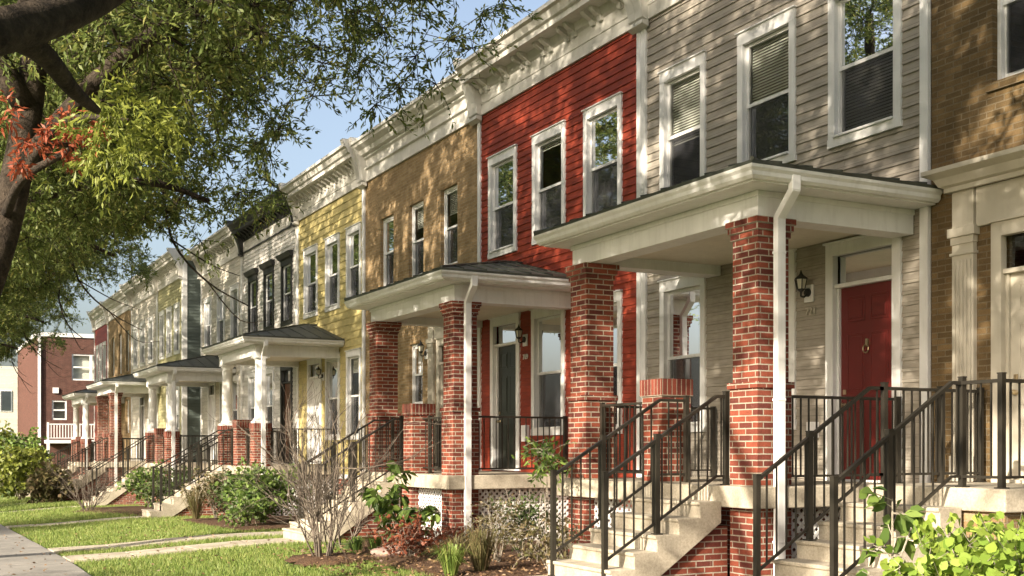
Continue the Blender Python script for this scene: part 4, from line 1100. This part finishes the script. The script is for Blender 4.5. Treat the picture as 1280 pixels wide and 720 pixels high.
def bare_shrub(label, base, h, spread, seed, nst=14):
    global rnd; rnd = random.Random(seed); b = Vector(base)
    t = thing('bare_shrub', label, 'shrub', b); mb = MB()
    def grow(p, d, L, r, lev):
        pts = [p]; q = p
        for k in range(4):
            d = (d+rv(0.13)+Vector((0, 0, 0.06))).normalized(); q = q+d*L/4; pts.append(q)
        mb.tube(pts, [r*(1-0.13*i) for i in range(5)], 5, cap=False)
        if lev > 0:
            for k in range(rnd.randint(2, 4)):
                i = rnd.randint(1, 4); grow(pts[i], (d+rv(0.42)).normalized(), L*rnd.uniform(.45, .75), r*0.55, lev-1)
    for i in range(nst):
        a = rnd.uniform(0, 6.28); s = rnd.uniform(.1, 1)*spread
        d = Vector((math.cos(a)*s, math.sin(a)*s, 1)).normalized()
        grow(b+Vector((math.cos(a)*.10, math.sin(a)*.10, -.03)), d, h*rnd.uniform(.45, .7), rnd.uniform(.010, .020), 3)
    mb.build('branches', 'twig', t, smooth=True)
    return t
bare_shrub('bare grey multi stemmed shrub in the mulch in front of the middle stairs', (5.42, 16.4, 0.0), 2.25, 0.40, 5, 16)
bare_shrub('low bare twiggy shrub close to the brick side of the middle stairs', (6.7, 19.1, 0.0), 1.2, 0.4, 15, 6)
bare_shrub('bare grey shrub on the far lawn beside the distant stairs', (5.15, 38.6, gz(5.2, 38.6)), 1.7, 0.8, 9, 14)
def sapling(label, base, branches, mat, seed, lf=0.16, lw=0.09):
    global rnd; rnd = random.Random(seed); b = Vector(base)
    t = thing('sapling', label, 'plant', b); mb = MB(); P, D = [], []
    for dx, dy, h, nn in branches:
        tip = b+Vector((dx, dy, h)); mid = b+Vector((dx*.3, dy*.3, h*.65))
        mb.tube([b, mid, tip], [0.014, 0.01, 0.005], 6)
        for k in range(nn):
            u = rnd.uniform(.25, 1.0); q = b.lerp(mid, u*2) if u < .5 else mid.lerp(tip, u*2-1)
            d = Vector((rnd.gauss(0, 1), rnd.gauss(0, 1), rnd.uniform(-.2, .4))).normalized(); e = q+d*rnd.uniform(.1, .3)
            mb.tube([q, e], 0.004, 4)
            for j in range(5): P.append(q.lerp(e, rnd.uniform(.4, 1))); D.append(d+rv(.5)+Vector((0, 0, -.3)))
    mb.build('stems', 'stem', t)
    leaves('foliage', mat, t, np.array([tuple(p) for p in P]), np.array([tuple(d) for d in D]), lf, lw, 0.3, oval=True)
sapling('broad leaved green sapling leaning against the middle porch stairs', (7.0, 17.35, 0.0), [(0, .1, 1.35, 16), (-.25, .45, .95, 14), (.3, -.35, .75, 16), (.45, -.55, .65, 10), (-.3, .1, .9, 10)], 'green_l', 4, .17, .10)
sapling('slender sapling with oval leaves rising beside the lime green bush', (6.22, 6.15, 0.3), [(0.02, .02, 0.95, 8), (.1, -.08, .75, 6)], 'green_l', 6, .13, .08)
shrub('bush', 'lime green bush with broad leaves in the bottom right corner', (6.5, 5.5, 0.0), 0.60, 0.98, 420, 'lime', 0.085, 0.06, 3, z0=0.3, nl=14)
shrub('bush', 'lime green bush at the bottom right corner', (7.3, 5.75, 0.0), 0.6, 0.95, 360, 'lime', 0.085, 0.06, 13, z0=0.3, nl=14)
shrub('red_shrub', 'low rust red shrub in the mulch bed before the middle porch', (6.45, 15.6, 0.03), 0.36, 0.55, 90, 'rust_l', 0.07, 0.035, 5)
shrub('red_shrub', 'smaller rust red shrub beside the white lattice', (7.0, 15.4, 0.03), 0.25, 0.4, 50, 'rust_l', 0.06, 0.03, 15)
shrub('shrub', 'dry brown and olive shrub in front of the middle porch lattice', (7.2, 14.3, 0.03), 0.5, 0.95, 80, 'dry_l', 0.055, 0.02, 7, z0=.15)
shrub('shrub', 'straggly dry shrub left of the near stairs', (7.25, 12.95, 0.03), 0.5, 0.8, 70, 'dry_l', 0.07, 0.03, 8, z0=.1)
shrub('shrub', 'dark leaved shrub against the lattice of the middle porch', (7.75, 14.6, 0.03), 0.4, 1.1, 60, 'dark_l', 0.07, 0.035, 17)
shrub('shrub', 'light green shrub top showing before the tall brick column', (7.45, 13.35, 0.03), 0.2, 1.75, 34, 'green_l', 0.09, 0.03, 9, z0=.65, stems=4)
shrub('shrub', 'leafy green shrub before the white columned porch', (7.1, 25.6, -0.03), 0.75, 1.25, 260, 'green_l', 0.11, 0.06, 10)
shrub('shrub', 'dark green shrub between the leafy shrub and the brown shrub', (7.0, 27.3, -0.03), 0.6, 1.15, 170, 'dark_l', 0.08, 0.04, 11)
shrub('shrub', 'brown dry shrub beside the stairs of the white columned porch', (6.8, 28.8, -0.05), 0.55, 1.15, 150, 'dry_l', 0.08, 0.04, 12)
shrub('shrub', 'low green shrub at the foot of the leafy shrub', (6.5, 24.8, -0.03), 0.4, 0.6, 90, 'green_l', 0.09, 0.05, 22)
shrub('shrub', 'green shrub between two distant stairs', (6.9, 38.2, -0.2), 0.8, 1.3, 180, 'green_l', 0.11, 0.06, 14)
shrub('shrub', 'dark green shrub beside the distant porch', (7.3, 36.4, -0.2), 0.7, 1.1, 130, 'dark_l', 0.11, 0.06, 19)
for i, (x, y, r_, h, mt, lb) in enumerate([(4.6, 56, 1.1, 2.4, 'yel_l', 'yellow green bush at the left edge'), (5.0, 63, 1.4, 3.2, 'green_l', 'tall green bush at the left edge behind the yellow one'),
        (5.2, 50, .5, 1.2, 'dry_l', 'dry brown bush beyond the far stairs'), (6.0, 72, 1.6, 3.0, 'dark_l', 'dark green bush below the dark brick building'), (4.9, 74, 1.5, 4.2, 'yel_l', 'tall yellow green bush before the pale building')]):
    shrub('bush', lb, (x, y, gz(x, y)), r_, h, 260, mt, 0.2, 0.13, 30+i)
def tuft(label, base, n, h, mat, seed, spread=.8, lw=0.012):
    global rnd; rnd = random.Random(seed); b = Vector(base); mb = MB()
    for i in range(n):
        a = rnd.uniform(0, 6.28); r0 = rnd.uniform(0, .08); L = h*rnd.uniform(.6, 1.1); s = rnd.uniform(.1, 1)*spread
        p0 = b+Vector((math.cos(a)*r0, math.sin(a)*r0, 0)); d = Vector((math.cos(a), math.sin(a), 0)); sd = Vector((-d.y, d.x, 0))*lw/2
        p1 = p0+d*L*s*.4+Vector((0, 0, L*.75)); p2 = p0+d*L*s+Vector((0, 0, L*(.95-.5*s)))
        mb.add([p0-sd, p0+sd, p1+sd, p1-sd, p2], [(0, 1, 2, 3), (3, 2, 4)])
    t = thing('grass_tuft', label, 'plant', b, None); mb.build('blades', mat, t); return t
tuft('bright green grass clump left of the rust red shrub', (6.35, 16.75, .03), 160, .36, 'green_l', 1)
tuft('bright green grass clump between the bare shrub and the rock', (6.1, 16.9, .03), 140, .32, 'green_l', 2)
tuft('arching dry grass clump beside the stairs of the white columned porch', (6.2, 28.3, -.05), 150, .9, 'dry_l', 3, 1.2)
tuft('dry straw coloured grass clump before the near stairs', (6.5, 13.4, .03), 200, .7, 'dry_l', 4, 1.0)
tuft('green arching grass clump before the straw coloured one', (6.0, 13.2, .03), 160, .5, 'grass', 5, 1.0)
tuft('low dry grass clump beside the dry brown shrub', (6.6, 14.4, .03), 150, .5, 'dry_l', 6, 1.0)
def rock(label, base, s, seed):
    bm = bmesh.new(); bmesh.ops.create_icosphere(bm, subdivisions=3, radius=1); r_ = random.Random(seed)
    ph = [r_.uniform(0, 6) for _ in range(6)]
    for v in bm.verts:
        c = v.co; k = 1+.16*math.sin(3*c.x+ph[0])+.13*math.sin(4*c.y+ph[1])+.1*math.sin(5*c.z+ph[2])
        v.co = Vector((c.x*s[0]*k, c.y*s[1]*k, c.z*s[2]*k))
    me = bpy.data.meshes.new('rock'); bm.to_mesh(me); bm.free(); me.materials.append(M['rock']); me.shade_smooth()
    o = bpy.data.objects.new('rock', me); col.objects.link(o); o.location = base; o['label'] = label; o['category'] = 'rock'
rock('pinkish rock in the mulch left of the rust red shrub', (6.35, 16.1, 0.08), (.25, .3, .13), 2)

# grass blades on the lawns (uncountable)
def blades(name, n, area_fn, h, wd):
    pts = []
    r_ = np.random.RandomState(5)
    while len(pts) < n:
        y = 12+ (r_.rand()**1.7)*50; x = 2.4+r_.rand()*5.0
        if area_fn(x, y): pts.append((x, y, gz(x, y)-.025))
    P = np.array(pts); D = r_.normal(size=(n, 3))*0.45; D[:, 2] = 1.0
    sc_ = h*(1+ (P[:, 1]-12)*0.02)
    n_ = len(P); v = np.empty((n_, 3, 3)); a = r_.rand(n_)*6.28
    s = np.stack([np.cos(a), np.sin(a), np.zeros(n_)], 1)*(wd*(1+(P[:, 1]-12)*0.05))[:, None]
    l = (sc_*(0.5+0.8*r_.rand(n_)))[:, None]
    v[:, 0] = P-s/2; v[:, 1] = P+s/2; v[:, 2] = P+D/np.linalg.norm(D, axis=1)[:, None]*l
    me = bpy.data.meshes.new(name); me.vertices.add(3*n_); me.vertices.foreach_set('co', v.ravel())
    me.loops.add(3*n_); me.loops.foreach_set('vertex_index', np.arange(3*n_, dtype=np.int32))
    me.polygons.add(n_); me.polygons.foreach_set('loop_start', np.arange(0, 3*n_, 3, dtype=np.int32))
    me.update(calc_edges=True); me.materials.append(M['grass'])
    o = bpy.data.objects.new(name, me); col.objects.link(o); o['label'] = 'short green lawn grass between the pavement and the porches'; o['category'] = 'grass'
    return stuff(o)
def on_lawn(x, y):
    for a, b, x1 in WALKS:
        if a-.02 < y < b+.02 and x < x1: return False
    if 11.7 < y < 19.4 and x > 6.0+(max(0, y-15))*0.13: return False
    if (x-5.5)**2+(y-16.4)**2 < 0.42: return False
    if x > 6.1 and 24 < y < 30.2: return False
    if x > 6.0 and 32.5 < y < 41.3: return False
    if 32 < y < 33.4 and x > 5.6: return False
    if x > 6.3 and y < 30: return 19.4 < y < 24
    return x < 7.4
blades('grass', 150000, on_lawn, 0.065, 0.009)
# fallen leaves scattered over bed, lawn and pavement (uncountable)
r_ = np.random.RandomState(9); n = 2600
pos = np.stack([0.7+r_.rand(n)*7.0, 11+(r_.rand(n)**1.4)*35, np.zeros(n)], 1)
inbed = r_.rand(n) < .6
pos[inbed, 0] = 5.0+r_.rand(inbed.sum())*2.9; pos[inbed, 1] = 11.8+r_.rand(inbed.sum())*6
pos[:, 2] = [gz(x, y)+(.09 if (x > 5.2 and 11.8 < y < 17.8) else .03) for x, y in pos[:, :2]]
dirs = r_.normal(size=(n, 3)); dirs[:, 2] *= .25
fl = leaves('fallen_leaves', 'litter', None, pos, dirs, 0.06, 0.026, 0.0); fl['label'] = 'dry brown leaves scattered over the mulch and lawn'; fl['category'] = 'leaves'; stuff(fl)
